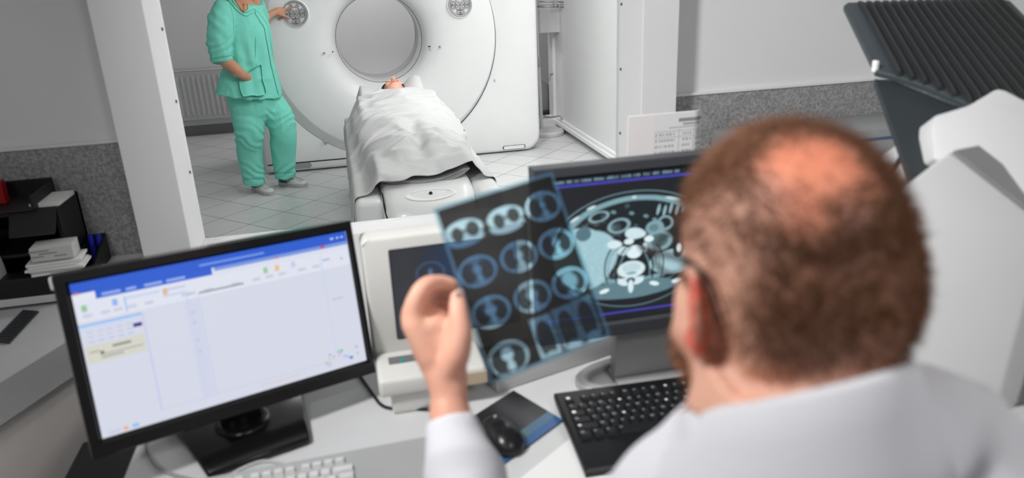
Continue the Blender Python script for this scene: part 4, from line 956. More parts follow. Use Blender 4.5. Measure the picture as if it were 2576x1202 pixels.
aa = np.linspace(0, 2*np.pi, 56, endpoint=False)
def el_(rx, ry, z): return [(cxr+rx*math.cos(a), 1.292+ry*math.sin(a), z) for a in aa]
rings = [el_(.142, .074, DZ), el_(.142, .074, DZ+.012), el_(.138, .071, DZ+.015), el_(.116, .053, DZ+.015), el_(.113, .050, DZ+.012), el_(.113, .050, DZ)]
loft(b, rings, False, False); ob('base_ring', b, SILV, M2, auto=50)

# old beige display behind the held film and its control box -----------
c0 = ony(905, 600, 1.42); c1z = .80
M3 = thing('display', 'old beige desktop display with dark screen, behind the hand holding the film', 'display', (.17, 1.46, DZ))
ctr = np.array([c0[0]+.17, 1.42, (c0[2]+c1z)/2]); Wd, Hd = .25, .185
exn = np.array([1, .03, 0.]); exn /= np.linalg.norm(exn); eyn = np.array([0, -.03, -1]); eyn /= np.linalg.norm(eyn); nn = np.cross(eyn, exn); nn = nn if nn[1] < 0 else -nn
s0 = ony(976, 628, 1.42)
b = BM(); outer = [mpt(x, y, .012) for x, y in rrect(.34, c0[2]-c1z, .016)]
prism(b, [mpt(x, y, -.05) for x, y in rrect(.34, c0[2]-c1z, .016)], off=nn*.06, bev=.006); ob('housing', b, BEIGE, M3, auto=50)
sc_c = np.array([s0[0]+.13, 0, s0[2]-.095])-ctr
b = BM(); sx_, sy_ = sc_c[0], -(sc_c[2])
prism(b, [mpt(sx_+x, sy_+y, .006) for x, y in rrect(.262, .196, .004)], off=nn*.0055); ob('screen_frame', b, DARKP, M3)
def screen_old(u, v):
    c = np.tile(lin((44, 46, 54)), (len(u), 1)); k = np.clip(u*3-.6, 0, 1)*np.clip(1.3-v*1.4, 0, 1); c = c*(1-k[:, None])+lin((34, 54, 84))*k[:, None]
    for cx, cy in ((.30, .30), (.62, .32), (.42, .70), (.75, .72)):
        d2 = ell(u, v, cx, cy, .13, .15); kk = np.clip((1-np.abs(d2-.85)/.15), 0, 1)*.35; c = c*(1-kk[:, None])+lin((70, 110, 160))*kk[:, None]
        kk = np.clip(1-ell(u, v, cx, cy, .03, .08), 0, 1)*.6; c = c*(1-kk[:, None])+lin((110, 150, 190))*kk[:, None]
    kk = np.clip(.2-np.abs(u-.1), 0, 1)*.6; return c*(1-kk[:, None])+lin((84, 78, 74))*kk[:, None]
picture('screen', mpt(sx_-.127, sy_-.094, .0117), exn*.254, eyn*.188, 130, 100, screen_old, MATS['lit_screen'], M3)
b = BM(); box(b, (ctr[0], 1.52, DZ+.03), (.16, .10, .06), None, .012); ob('stand', b, BEIGE, M3, auto=50)
B0 = thing('control_box', 'off-white control box with grey switch panel standing in front of the old beige display', 'control box', (.13, 1.34, DZ))
f0, f1 = onz(955, 985, DZ+.05), onz(1250, 985, DZ+.05)
bx0 = onz(946, 920, DZ+.085)[0]; bx1 = onz(1232, 960, DZ+.06)[0]
b = BM(); box2(b, (bx0, 1.285, DZ+.045), (bx1, 1.405, DZ+.085), .010, 3); ob('top_case', b, BEIGE, B0, auto=50)
b = BM(); box2(b, (bx0+.022, 1.295, DZ), (bx1-.06, 1.395, DZ+.046), .006); ob('plinth', b, BEIGE, B0, auto=50)
b = BM(); box2(b, (bx1-.11, 1.284, DZ+.047), (bx1-.0, 1.29, DZ+.075), .002); ob('front_plate', b, TAN, B0)
b = BM(); box2(b, (bx1-.10, 1.2945, DZ+.004), (bx1-.0595, 1.36, DZ+.046), .002); ob('side_plate', b, TAN, B0)
sp = onz(1012, 905, DZ+.086); b = BM(); box(b, (sp[0]+.01, sp[1]+.003, DZ+.0855), (.075, .028, .003), None, .001); ob('switch_panel', b, MIDG, B0)
b = BM(); cyl(b, (sp[0], sp[1]-.006, DZ+.086), (sp[0], sp[1]-.006, DZ+.0885), .006, .005, 16); ob('indicator', b, mat('teal_indicator', (20, 150, 140), .4), B0)
# grey shelf riser behind the right monitor
q0, q1 = onz(1250, 990, DZ), onz(1500, 906, DZ); dv = (q1-q0); dv /= np.linalg.norm(dv); pv = np.array([-dv[1], dv[0], 0])
qa = q0-dv*.0; b = BM(); pl = [qa, qa+dv*.62, qa+dv*.62+pv*.06, qa+pv*.06]
prism(b, [p+np.array([0, 0, .0005]) for p in pl], off=(0, 0, .048), bev=.003); T(ob('monitor_riser', b, mat('light_grey_laminate', (186, 186, 186), .45), None, auto=50), 'long low light grey riser on the desk behind the right monitor stand', 'riser')

# keyboards ------------------------------------------------------------
def keyboard(name, label, o, ex_, ey_, wdt, dep, tilt, mbody, mkey, keymat_mark, rows, keyh, palm, marks):
    """o = far left corner on the desk; ex_ right, ey_ towards the user"""
    K = thing(name, label, 'keyboard', o)
    up = np.array([0, 0, 1.])
    def kp(x, y, z): return np.asarray(o)+ex_*x+ey_*y+up*(z+tilt*(1-y/dep))
    b = BM(); rg = []
    for z, i_ in ((.001, .003), (.004, 0), (.014, 0), (.018, .004)):
        rg.append([kp(i_, i_, z), kp(wdt-i_, i_, z), kp(wdt-i_, dep-i_, z), kp(i_, dep-i_, z)] if z > .001 else [np.array([*(np.asarray(o)+ex_*x+ey_*y)[:2], o[2]+.001]) for x, y in ((i_, i_), (wdt-i_, i_), (wdt-i_, dep-i_), (i_, dep-i_))])
    loft(b, rg); ob('case', b, mbody, K, auto=40)
    cnt = 0
    for (y, x0_, ws, h) in rows:
        x = x0_
        for wk in ws:
            if wk < 0: x += -wk; continue
            if cnt < 100:
                g = .0012; z0 = .018; b = BM()
                loft(b, [[kp(x+g, y+g, z0), kp(x+wk-g, y+g, z0), kp(x+wk-g, y+h-g, z0), kp(x+g, y+h-g, z0)], [kp(x+g+.002, y+g+.0015, z0+keyh), kp(x+wk-g-.002, y+g+.0015, z0+keyh), kp(x+wk-g-.002, y+h-g-.003, z0+keyh), kp(x+g+.002, y+h-g-.003, z0+keyh)]])
                k_ = ob('key', b, mkey, K, auto=30)
                if marks:
                    b = BM(); cx, cy = x+g+.0055, y+g+.0055; rsz = .0026 if (cnt*7) % 11 > 2 else .0036
                    prism(b, [kp(cx-rsz, cy-rsz, z0+keyh+.0001), kp(cx+rsz, cy-rsz, z0+keyh+.0001), kp(cx+rsz, cy+rsz*.8, z0+keyh+.0001), kp(cx-rsz, cy+rsz*.8, z0+keyh+.0001)], off=(0, 0, .0003)); ob('legend', b, keymat_mark if cnt % 9 else PAPER, k_)
                cnt += 1
            x += wk
    return K
def std_rows(y0, u_, h, x0_):
    return [(y0, x0_, [u_, -u_*.6]+[u_]*4+[-u_*.35]+[u_]*4+[-u_*.35]+[u_]*4, h*.8), (y0+h*1.2, x0_, [u_]*13+[u_*2], h), (y0+h*2.2, x0_, [u_*1.5]+[u_]*12+[u_*1.5], h), (y0+h*3.2, x0_, [u_*1.75]+[u_]*11+[u_*2.25], h), (y0+h*4.2, x0_, [u_*2.25]+[u_]*10+[u_*2.75], h), (y0+h*5.2, x0_, [u_*1.25]*3+[u_*6.2]+[u_*1.25]*4, h)]
ka, kb_ = onz(1393, 1003, DZ+.015), onz(1473, 1192, DZ+.012); kr = onz(1775, 945, DZ+.015)
ey_ = kb_-ka; ey_[2] = 0; dep = np.linalg.norm(ey_); ey_ /= dep; ex_ = np.array([-ey_[1], ey_[0], 0]); ex_ = ex_ if ex_[0] > 0 else -ex_
ko = np.array([ka[0], ka[1], DZ])
keyboard('keyboard', 'black keyboard with worn white legends in front of the right monitor', ko, ex_, ey_, .455, dep, .012, mat('black_keyboard_case', (20, 20, 21), .4), mat('black_key', (30, 30, 32), .45, var=.1), mat('worn_white_legend', (112, 117, 120), .5), std_rows(.028, .0192, .0205, .014), .006, .06, True)
wa, wb = onz(740, 1195, DZ+.02), onz(985, 1148, DZ+.02); ex_ = wb-wa; ex_[2] = 0; ex_ /= np.linalg.norm(ex_); ey_ = np.array([ex_[1], -ex_[0], 0])
wo = onz(1085, 1125, DZ); wo = wo-ex_*.44; wo[2] = DZ
keyboard('keyboard', 'white keyboard at the near edge of the desk below the left monitor', wo, ex_, ey_, .45, .155, .010, mat('white_keyboard_case', (168, 168, 167), .45), mat('white_key', (208, 208, 207), .45), PAPER, std_rows(.022, .0192, .0195, .012), .007, .02, False)

# mouse, pad, papers, cables ------------------------------------------
pc = [onz(a, c_, DZ) for a, c_ in ((1186, 1030), (1292, 985), (1417, 1060), (1254, 1180))]
e1 = pc[1]-pc[0]; e2 = ((pc[2]-pc[1])+(pc[3]-pc[0]))/2; o_ = pc[0]-e1*.35; e1 = pc[2]-(pc[0]+e2)*0-pc[3]; e1 = (pc[2]-pc[3]); e2 = pc[2]-pc[1]; o_ = pc[1]-e1
def padpic(u, v):
    c = np.tile(lin((26, 26, 29)), (len(u), 1)); n_ = uvn(u, v, 3, 7); k = np.clip(np.exp(-((u-.72)/.16)**2)*.5+.15*n_, 0, 1)[:, None]; c = c*(1-k)+lin((84, 84, 86))*k
    def bl(m, rgb): c[m] = lin(rgb)
    bl(v > .72, (74, 104, 128)); bl((v > .72) & (v < .86) & (u < .6), (84, 110, 112)); bl(v > .86, (52, 92, 140)); bl((v > .88) & (v < .92) & (u > .10) & (u < .2), (120, 150, 175)); return c
PD = thing('mouse_pad', 'dark mouse pad with a blue printed lower edge, under the mouse', 'mouse pad', o_+(e1+e2)/2)
b = BM(); prism(b, [o_, o_+e1, o_+e1+e2, o_+e2], off=(0, 0, .003)); ob('base', b, BLACKP, PD); picture('printed_top', o_+np.array([0, 0, .0034]), e1, e2, 100, 80, padpic, mat_attr('printed_pad', .35), PD)
mo = onz(1262, 1092, DZ+.015); md_ = onz(1290, 1130, DZ)-onz(1235, 1055, DZ); md_[2] = 0; md_ /= np.linalg.norm(md_); ms = np.array([-md_[1], md_[0], 0])
MS = thing('mouse', 'black computer mouse lying on the dark mouse pad', 'mouse', (mo[0], mo[1], DZ+.003))
b = BM(); rg = []
for x, wd_, hz in ((-.056, .012, .012), (-.052, .022, .020), (-.035, .029, .029), (-.01, .031, .036), (.02, .032, .037), (.042, .028, .030), (.054, .018, .018), (.058, .008, .010)):
    c_ = np.array([mo[0], mo[1], DZ+.0042])+md_*x; rg.append([c_+ms*wd_*math.cos(a)+np.array([0, 0, hz*math.sin(a)**.75]) for a in np.linspace(0, math.pi, 15)])
loft(b, rg); ob('shell', b, mat('mouse_black', (22, 22, 24), .3), MS, True)
b = BM(); c_ = np.array([mo[0], mo[1], DZ+.034])-md_*.028; box(b, c_, (.007, .007, .012), None, .003); ob('scroll_wheel', b, GREYP, MS)
sa, sb, = onz(1310, 1206, DZ), onz(1432, 1108, DZ); d_ = sb-sa; d_/= np.linalg.norm(d_); pd_ = np.array([d_[1], -d_[0], 0])
b = BM(); prism(b, [sa-d_*.12, sb+d_*.10, sb+d_*.10+pd_*.17, sa-d_*.12+pd_*.17], off=(0, 0, .0035)); T(ob('paper_sheet', b, PAPER), 'white sheet of paper lying between the mouse pad and the black keyboard', 'paper')
def on_desk(px, py, dz=.004): return onz(px, py, DZ+dz)
cable('cable', [on_desk(895, 930), on_desk(915, 958), on_desk(940, 995), on_desk(962, 1020), on_desk(995, 1028), on_desk(1035, 1028), on_desk(1085, 1030), on_desk(1180, 1040)], .0032, SEAM, 'black cable running along the front of the control box')
cable('cable', [on_desk(366, 1100), on_desk(372, 1135), on_desk(395, 1172), on_desk(440, 1195), on_desk(520, 1215)], .0032, GREYP, 'grey cable curving below the left corner of the black monitor')
cable('cable', [on_desk(560, 1206, .006), on_desk(610, 1178, .022), on_desk(660, 1160, .024), on_desk(705, 1166, .02), on_desk(735, 1185, .006)], .003, mat('pale_grey_cable', (178, 178, 178), .5), 'pale grey cable arching over the base of the black monitor')
# curled printed page standing behind the right monitor
pa, pb_ = ony(1580, 300, 1.75), ony(1800, 385, 1.75)
n1 = 60
def pagepic(u, v):
    c = np.tile(lin((226, 225, 225)), (len(u), 1)); c[u < .28] = lin((232, 226, 226))
    def R(u0, u1, v0, v1, rgb, k=1): m = (u >= u0) & (u < u1) & (v >= v0) & (v < v1); c[m] = c[m]*(1-k)+lin(rgb)*k
    R(.55, .85, .05, .075, (110, 110, 110), .8); R(.6, .8, .08, .10, (130, 130, 130), .7); R(.45, .75, .105, .115, (150, 150, 150), .7)
    rs = np.random.RandomState(3)
    for i in range(14):
        y = .15+.045*i
        for x0_, x1_ in ((.30, .52), (.60, .70), (.74, .97)):
            x = x0_
            while x < x1_: L_ = .01+.03*rs.rand(); R(x, min(x+L_, x1_), y, y+.018, (140, 138, 138), .65); x += L_+.012
    for x in (.29, .56, .72, .99): R(x, x+.004, .13, .8, (160, 160, 160), .7)
    for i in range(15): R(.29, .99, .138+.045*i, .142+.045*i, (185, 185, 185), .7)
    return c
PG = thing('printed_page', 'curled printed page with a table, standing upright behind the right monitor', 'paper', ((pa[0]+pb_[0])/2, 1.80, DZ))
u, v = np.meshgrid(np.linspace(0, 1, 120), np.linspace(0, 1, 150)); wq = pb_[0]-pa[0]+.005; X = pa[0]+wq*np.where(u < .72, u, .72+.28*np.sin((u-.72)/.28*1.5)/1.5*1.0); Yv = 1.75+.10*np.clip((u-.72)/.28, 0, 1)**2
Ztop = pa[2]+.008-.085*np.clip((u-.80)/.20, 0, 1)**2; Z = Ztop-(Ztop-DZ-.002)*v
me = arr_mesh('page', np.stack([X, Yv+.02*v, Z], -1).reshape(-1, 3), grid_faces(120, 150)[:, ::-1]); set_pattern(me, pagepic(u.ravel(), v.ravel()*1.3)); po = link('page', me, mat_attr('printed_paper', .8), PG, True)
md = po.modifiers.new('thick', 'SOLIDIFY'); md.thickness = .0006; md.offset = -1
b = BM(); box2(b, (pa[0]+.01, 1.785, DZ), (pb_[0]-.05, 1.90, DZ+.02), .003); box2(b, (pa[0]+.02, 1.80, DZ+.02), (pb_[0]-.06, 1.805, DZ+.22)); ob('holder', b, GREYP, PG)

# the film ---------------------------------------------------------------
FT = [np.array(p) for p in ((.093, .881, 1.292), (.257, .917, 1.314), (.298, .805, 1.122), (.134, .769, 1.100))]
ftl, fex, fey = FT[0], FT[1]-FT[0], FT[3]-FT[0]
fn_ = np.cross(fex, fey); fn_ /= np.linalg.norm(fn_); fn_ = fn_ if fn_[1] < 0 else -fn_
def filmpic(u, v):
    """returns amount of tissue (clear film) per point"""
    t = np.zeros(len(u)); x, y = u*.17, v*.226
    def blend(k, val):
        nonlocal t
        k = np.clip(k, 0, 1); t = t*(1-k)+val*k
    for r in range(3):
        for q in range(3):
            cx, cy = (.0290, .0860, .1405)[q], (.040, .0915, .1440)[r]
            rx, ry = .0262, .0200
            if r == 0 and q < 2:                              # shoulder / apex level
                d = ell(x, y, cx, cy-.002, .027, .0145); blend((1-d)*8, .85); blend((1-ell(x, y, cx-.001, cy+.009, .026, .010))*7, .85)
                blend((1-ell(x, y, cx-.010, cy+.001, .0082, .0105))*7, .06); blend((1-ell(x, y, cx+.011, cy-.001, .0095, .0105))*7, .06); blend((1-ell(x, y, cx, cy-.001, .003, .004))*3, .3)
                continue
            d = ell(x, y, cx, cy, rx, ry); blend((1-d)*16, .97); blend((.86-d)*16, .52)
            blend((1-ell(x, y, cx-.0113, cy, .0104, .0140, .15))*9, .05); blend((1-ell(x, y, cx+.0113, cy, .0104, .0140, -.15))*9, .05)
            blend((1-ell(x, y, cx, cy-.002, .0042+.002*r, .0055+.001*r))*5, .9); blend((1-ell(x, y, cx+.001, cy+.010, .0038, .007))*5, .95)
            blend(np.clip(noise3(np.stack([x, y, 0*x], 1), 420, r*3+q)-.45, 0, 1)*1.6*(d < .7), .5)
            if r == 2 and q == 2: blend((1-ell(x, y, cx+.001, cy-.003, .012, .010, .4))*6, .6)
    cx, cy = .0310, .2040; d = ell(x, y, cx, cy, .0275, .0215); blend((1-d)*16, .85); blend((.88-d)*16, .25)
    blend((1-ell(x, y, cx-.0115, cy+.001, .0105, .0150, .1))*9, .05); blend((1-ell(x, y, cx+.0115, cy+.001, .0105, .0150, -.1))*9, .05); blend((1-ell(x, y, cx, cy-.005, .0085, .0085))*6, .95); blend((1-ell(x, y, cx+.001, cy+.010, .0055, .009))*5, .9)
    for i, cx in enumerate((.0850, .1170, .1470)):            # coronal lungs
        cy = .196-.002*i; k = (np.abs(x-cx) < .0150) & (np.abs(y-cy) < .0265); d = np.maximum(np.abs(x-cx)/.0150, np.abs(y-cy)/.0265)
        blend((1-d)*14, .50 if i else .8); blend((1-ell(x, y, cx, cy+.004, .0125, .026))*9, .06); blend((1-ell(x, y, cx+.001, cy+.026, .011, .008))*5, .7)
    n_ = noise3(np.stack([x, y*3, 0*x], 1), 300, 3)*.02; t = np.clip(t+n_*.5, 0, 1)
    edge = np.minimum(np.minimum(u, 1-u)*.17, np.minimum(v, 1-v)*.226); t = np.where(edge < .0042, np.maximum(t, .62), t)
    return np.stack([t, t, t], 1)
def film_mat():
    m = bpy.data.materials.new('x_ray_film'); m.use_nodes = True; nt = m.node_tree; N = nt.nodes; L = nt.links; N.remove(N['Principled BSDF']); out = N['Material Output']
    a = N.new('ShaderNodeAttribute'); a.attribute_name = 'pattern'
    r1 = N.new('ShaderNodeValToRGB'); r1.color_ramp.elements[0].color = (.030, .030, .030, 1); r1.color_ramp.elements[1].color = (.58, .80, .80, 1)
    r2 = N.new('ShaderNodeValToRGB'); r2.color_ramp.elements[0].color = (.026, .025, .024, 1); r2.color_ramp.elements[1].color = (.085, .19, .33, 1)
    t = N.new('ShaderNodeBsdfTransparent'); d = N.new('ShaderNodeBsdfDiffuse'); tl_ = N.new('ShaderNodeBsdfTranslucent'); ad = N.new('ShaderNodeAddShader'); mx = N.new('ShaderNodeMixShader'); mx.inputs[0].default_value = .45
    g = N.new('ShaderNodeBsdfGlossy'); g.inputs['Roughness'].default_value = .25; lw = N.new('ShaderNodeFresnel'); lw.inputs['IOR'].default_value = 1.15; m2 = N.new('ShaderNodeMixShader')
    for r_, s_ in ((r1, t), (r2, d)): L.new(a.outputs['Fac'], r_.inputs['Fac']); L.new(r_.outputs['Color'], s_.inputs['Color'])
    L.new(r2.outputs['Color'], tl_.inputs['Color']); L.new(d.outputs[0], mx.inputs[1]); L.new(tl_.outputs[0], mx.inputs[2]); L.new(t.outputs[0], ad.inputs[0]); L.new(mx.outputs[0], ad.inputs[1])
    L.new(lw.outputs[0], m2.inputs[0]); L.new(ad.outputs[0], m2.inputs[1]); L.new(g.outputs[0], m2.inputs[2]); L.new(m2.outputs[0], out.inputs[0]); return m
FM = film_mat()
u, v = np.meshgrid(np.linspace(0, 1, 300), np.linspace(0, 1, 400)); uf, vf = u.ravel(), v.ravel()
V = ftl+uf[:, None]*fex+vf[:, None]*fey+fn_*(.003*np.sin(math.pi*uf))[:, None]
me = arr_mesh('ct_film', V, grid_faces(300, 400)[:, ::-1]); set_pattern(me, filmpic(uf, vf))
T(link('ct_film', me, FM, None, True), 'translucent film sheet of twelve small scan slices held up by its left edge', 'film')
# ------------------------------------------------------------------ seated doctor seen from behind
def rx3(a): return np.array([[1, 0, 0], [0, math.cos(a), -math.sin(a)], [0, math.sin(a), math.cos(a)]])
def rz3(a): return np.array([[math.cos(a), -math.sin(a), 0], [math.sin(a), math.cos(a), 0], [0, 0, 1]])
def ry3(a): return np.array([[math.cos(a), 0, math.sin(a)], [0, 1, 0], [-math.sin(a), 0, math.cos(a)]])
HC = at(1958, 676, 0.545); HR = rz3(math.radians(4.5)) @ ry3(math.radians(2)) @ rx3(math.radians(-13)); HS = 0.89
def hl(x, y, z): return HC+HR @ (np.array([x, y, z])*HS)
HRm = Matrix([list(r) for r in HR])
NC = at(1992, 1015, 0.535)
JL, EL, WL = at(1800, 1262, 0.575), np.array([.095, .60, .90]), at(1131, 1035, .885)
JR, ER, WR = np.array([.485, .36, 1.115]), np.array([.615, .50, .93]), np.array([.54, .78, .80])
HIP = np.array([.35, .30, .60])
DR = thing('person', 'seated person in white coat and glasses, seen from behind, holding up a film sheet', 'person', (HIP[0], HIP[1]+.1, 0))
b = BM()
ellipsoid(b, hl(0, -.012, .022), (.0765*HS, .099*HS, .094*HS), HRm, 32, 24); ellipsoid(b, hl(0, -.045, -.005), (.068, .062, .078), HRm)
ellipsoid(b, hl(0, .035, -.045), (.062, .062, .072), HRm); ellipsoid(b, hl(0, .055, -.085), (.050, .045, .030), HRm)
for s in (-1, 1): ellipsoid(b, hl(s*.045, .03, -.065), (.026, .048, .035), HRm)
tube(b, [hl(0, .088, .02), hl(0, .105, -.01), hl(0, .112, -.022)], [.008, .012, .015], 10)
for s in (-1, 1): ellipsoid(b, hl(s*.012, .100, -.024), (.010, .010, .008), HRm)
ellipsoid(b, hl(0, .090, -.052), (.024, .010, .008), HRm); ellipsoid(b, hl(0, .088, -.062), (.022, .010, .009), HRm)
for s in (-1, 1):
    E_ = HR @ rz3(math.radians(s*22)) @ rx3(math.radians(-8)); Em = Matrix([list(r) for r in E_])
    ellipsoid(b, hl(s*.0775, -.004, -.026), (.007, .016, .029), Em)
    pts = []
    for a in np.linspace(-2.4, 2.2, 16): pts.append(hl(s*.081, -.006, -.024)+E_ @ np.array([s*.002, -.016*math.cos(a), .030*math.sin(a)]))
    tube(b, pts, [.0042]*16, 8); ellipsoid(b, hl(s*.079, .006, -.050), (.006, .009, .010), Em)
tube(b, [hl(0, -.025, -.03), hl(0, -.035, -.085), NC+np.array([0, 0, .03]), NC+np.array([0, 0, -.06])], [(.060, .062), (.060, .060), (.064, .062), (.10, .075)], 22, side=(1, 0, 0), sub=3)
CH, WA = np.array([.335, .345, 1.05]), np.array([.35, .32, .82])
tube(b, [NC+np.array([0, 0, -.05]), (NC+CH)/2+np.array([0, 0, .03]), CH, WA, HIP], [(.09, .07), (.13, .08), (.14, .09), (.135, .09), (.15, .11)], 26, side=(1, 0, 0), sub=3)
tube(b, [JL, (JL+EL)/2, EL, (EL+WL)/2, WL], [.042, .041, .036, .034, .025], 18, sub=3)
tube(b, [NC+np.array([-.02, 0, -.07]), JL], [.045, .036], 16); tube(b, [NC+np.array([.03, 0, -.07]), JR], [.045, .040], 16)
tube(b, [JR, (JR+ER)/2, ER, (ER+WR)/2, WR], [.042, .042, .040, .036, .026], 18, sub=3)
# raised left hand pinching the film edge
def a3(*p): return at(*p)
tube(b, [a3(1131, 1060, .885), a3(1129, 985, .888), a3(1118, 925, .895), a3(1100, 865, .905), a3(1080, 808, .912)], [(.0225, .018), (.023, .018), (.028, .019), (.033, .019), (.029, .017)], 18, side=MC[0], sub=3)
tube(b, [a3(1085, 900, .893), a3(1040, 812, .893), a3(1034, 790, .896)], [.017, .0155, .013], 14)
def finger(pts, rr): tube(b, [a3(*p) for p in pts], rr, 12, sub=4)
finger(((1046, 812, .895), (1040, 775, .893), (1066, 722, .897), (1108, 710, .914), (1141, 717, .9225)), [.0135, .0130, .0115, .0100, .0086])
finger(((1056, 812, .915), (1050, 775, .917), (1076, 728, .925), (1114, 724, .938), (1138, 738, .940)), [.0135, .0128, .0115, .0102, .009])
finger(((1068, 818, .932), (1062, 785, .938), (1086, 744, .947), (1116, 746, .956), (1127, 768, .952)), [.0128, .012, .011, .0098, .0085])
finger(((1080, 828, .945), (1076, 800, .952), (1094, 768, .961), (1114, 772, .966), (1121, 790, .962)), [.011, .0102, .0094, .0085, .0075])
finger(((1122, 950, .888), (1146, 895, .882), (1158, 842, .882), (1153, 785, .888), (1151, 748, .8965)), [.016, .0175, .0148, .0125, .0100])
ellipsoid(b, a3(1120, 865, .897), (.020, .014, .022)); ellipsoid(b, a3(1095, 835, .895), (.02, .012, .02))
# right hand resting on the desk
wd = np.array([-.10, .99, 0])
tube(b, [WR, WR+wd*.05+np.array([0, 0, -.010]), WR+wd*.095+np.array([0, 0, -.018])], [(.026, .018), (.038, .016), (.036, .013)], 16, side=(1, 0, 0))
for k, (dx, L_) in enumerate(((-.030, .070), (-.010, .080), (.010, .074), (.029, .058))):
    p0 = WR+wd*.09+np.array([dx, 0, -.02]); tube(b, [p0, p0+wd*L_*.5+np.array([0, 0, .006]), p0+wd*L_+np.array([0, 0, -.018])], [.0098, .0088, .0072], 10, sub=2)
p0 = WR+wd*.03+np.array([-.028, 0, -.01]); tube(b, [p0, p0+np.array([-.028, .03, -.005]), p0+np.array([-.035, .065, -.018])], [.015, .012, .009], 10, sub=2)
# legs under the desk
for s in (-1, 1):
    h0 = HIP+np.array([s*.085, .02, 0]); kn = HIP+np.array([s*.13, .44, -.01]); an = np.array([kn[0], kn[1]+.02, .10])
    tube(b, [h0, (h0+kn)/2, kn, (kn+an)/2+np.array([0, -.02, .03]), an], [.085, .075, .058, .055, .038], 16, sub=3)
    tube(b, [an+np.array([0, -.04, -.05]), an+np.array([0, .06, -.06]), an+np.array([0, .17, -.068])], [(.036, .038), (.042, .034), (.036, .024)], 14, side=(1, 0, 0))
me = fuse('body', b, 0.0042, 4); V = co(me); Nn = nrm(me); Lc = ((V-HC) @ HR)/HS
ishead = (np.linalg.norm(V-HC, axis=1) < .2) & (Lc[:, 2] > -.16)
skin = np.tile(lin((232, 176, 152)), (len(V), 1)); n1_ = noise3(V, 60, 3)
skin *= (1+.05*n1_)[:, None]
Q = proj(V); dcam = np.linalg.norm(V-np.array([0, 0, EYE]), axis=1)
# scalp under the cropped hair
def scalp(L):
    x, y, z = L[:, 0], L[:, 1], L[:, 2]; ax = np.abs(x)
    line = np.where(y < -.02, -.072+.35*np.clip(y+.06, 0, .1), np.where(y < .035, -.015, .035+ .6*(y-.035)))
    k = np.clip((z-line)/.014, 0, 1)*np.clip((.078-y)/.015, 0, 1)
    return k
ih = np.where(ishead & (((Q-np.array([2040, 405]))**2).sum(1) < 100))[0]; crown = V[ih[np.argmin(dcam[ih])]]
def bald(Pn): d = np.linalg.norm((Pn-crown)+.010*np.stack([noise3(Pn, 40, q) for q in (1, 2, 3)], 1), axis=1); return np.clip(1.5-d/.034, 0, 1)
ks = scalp(Lc)*ishead; bd = bald(V)*ishead
side = np.clip(np.maximum(np.clip((Lc[:, 2]-.01)/.07, 0, 1), .85*np.clip((-Lc[:, 1]-.03)/.05, 0, 1)*np.clip((Lc[:, 2]+.07)/.05, 0, 1)), 0, 1); side = side*(1-.72*np.clip((np.abs(Lc[:, 0])-.038)/.022, 0, 1)*np.clip((.085-Lc[:, 2])/.03, 0, 1)*np.clip((Lc[:, 1]+.075)/.03, 0, 1)*(Lc[:, 0] < 0)); k = (ks*(.14+.66*side)*(1-.85*bd))[:, None]; skin = skin*(1-k)+lin((118, 74, 50))*k  # hair denser at back; left temple paled to stand in for light on it
k = (bd*ks*.75)[:, None]; skin = skin*(1-k)+lin((236, 136, 100))*k
ear = ishead*np.clip((np.abs(Lc[:, 0])-.0785)/.003, 0, 1)*np.clip((.034-np.abs(Lc[:, 2]+.026))/.006, 0, 1)*np.clip((.022-np.abs(Lc[:, 1]+.003))/.004, 0, 1)
k = (ear*.85)[:, None]; skin = skin*(1-k)+lin((226, 92, 76))*k
brd = ishead*np.clip((Lc[:, 1]-.012)/.02, 0, 1)*np.clip((-.045-Lc[:, 2])/.02, 0, 1); k = (brd*.75)[:, None]; skin = skin*(1-k)+lin((158, 98, 66))*k
handm = (np.linalg.norm(V-a3(1110, 850, .9), axis=1) < .13); ck = np.clip(noise3(V, 30, 8)*.5+.3, 0, 1)*handm; k = (ck*.35)[:, None]; skin = skin*(1-k)+lin((214, 128, 104))*k
leg = (V[:, 2] < .70)*1.0; k = leg[:, None]; skin = skin*(1-k)+lin((60, 62, 70))*k
cov = (V[:, 2] < NC[2]+.02) & (V[:, 1] < .58) & (V[:, 2] > .5) & ((np.linalg.norm((V-NC)[:, :2], axis=1) > .075) | (V[:, 2] < NC[2]-.04)); setco(me, V-Nn*(.03*cov)[:, None])
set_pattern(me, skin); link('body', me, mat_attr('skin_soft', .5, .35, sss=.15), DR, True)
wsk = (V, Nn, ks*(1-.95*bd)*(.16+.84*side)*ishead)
# cropped hair
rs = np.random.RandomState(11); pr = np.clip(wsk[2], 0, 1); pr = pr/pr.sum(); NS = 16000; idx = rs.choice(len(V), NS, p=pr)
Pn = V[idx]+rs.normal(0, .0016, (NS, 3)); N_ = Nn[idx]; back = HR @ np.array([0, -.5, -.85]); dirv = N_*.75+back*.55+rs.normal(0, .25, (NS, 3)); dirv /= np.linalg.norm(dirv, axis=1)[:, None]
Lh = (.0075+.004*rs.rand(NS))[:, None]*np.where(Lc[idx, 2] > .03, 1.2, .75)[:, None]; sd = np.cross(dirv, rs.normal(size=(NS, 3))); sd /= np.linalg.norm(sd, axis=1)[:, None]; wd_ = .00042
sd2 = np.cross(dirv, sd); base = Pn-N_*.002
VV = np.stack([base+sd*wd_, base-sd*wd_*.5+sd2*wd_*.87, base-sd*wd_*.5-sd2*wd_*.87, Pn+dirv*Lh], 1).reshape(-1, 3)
i4 = (np.arange(NS)*4)[:, None]; FF = np.concatenate([i4+np.array([[0, 1, 3]]), i4+np.array([[1, 2, 3]]), i4+np.array([[2, 0, 3]])])
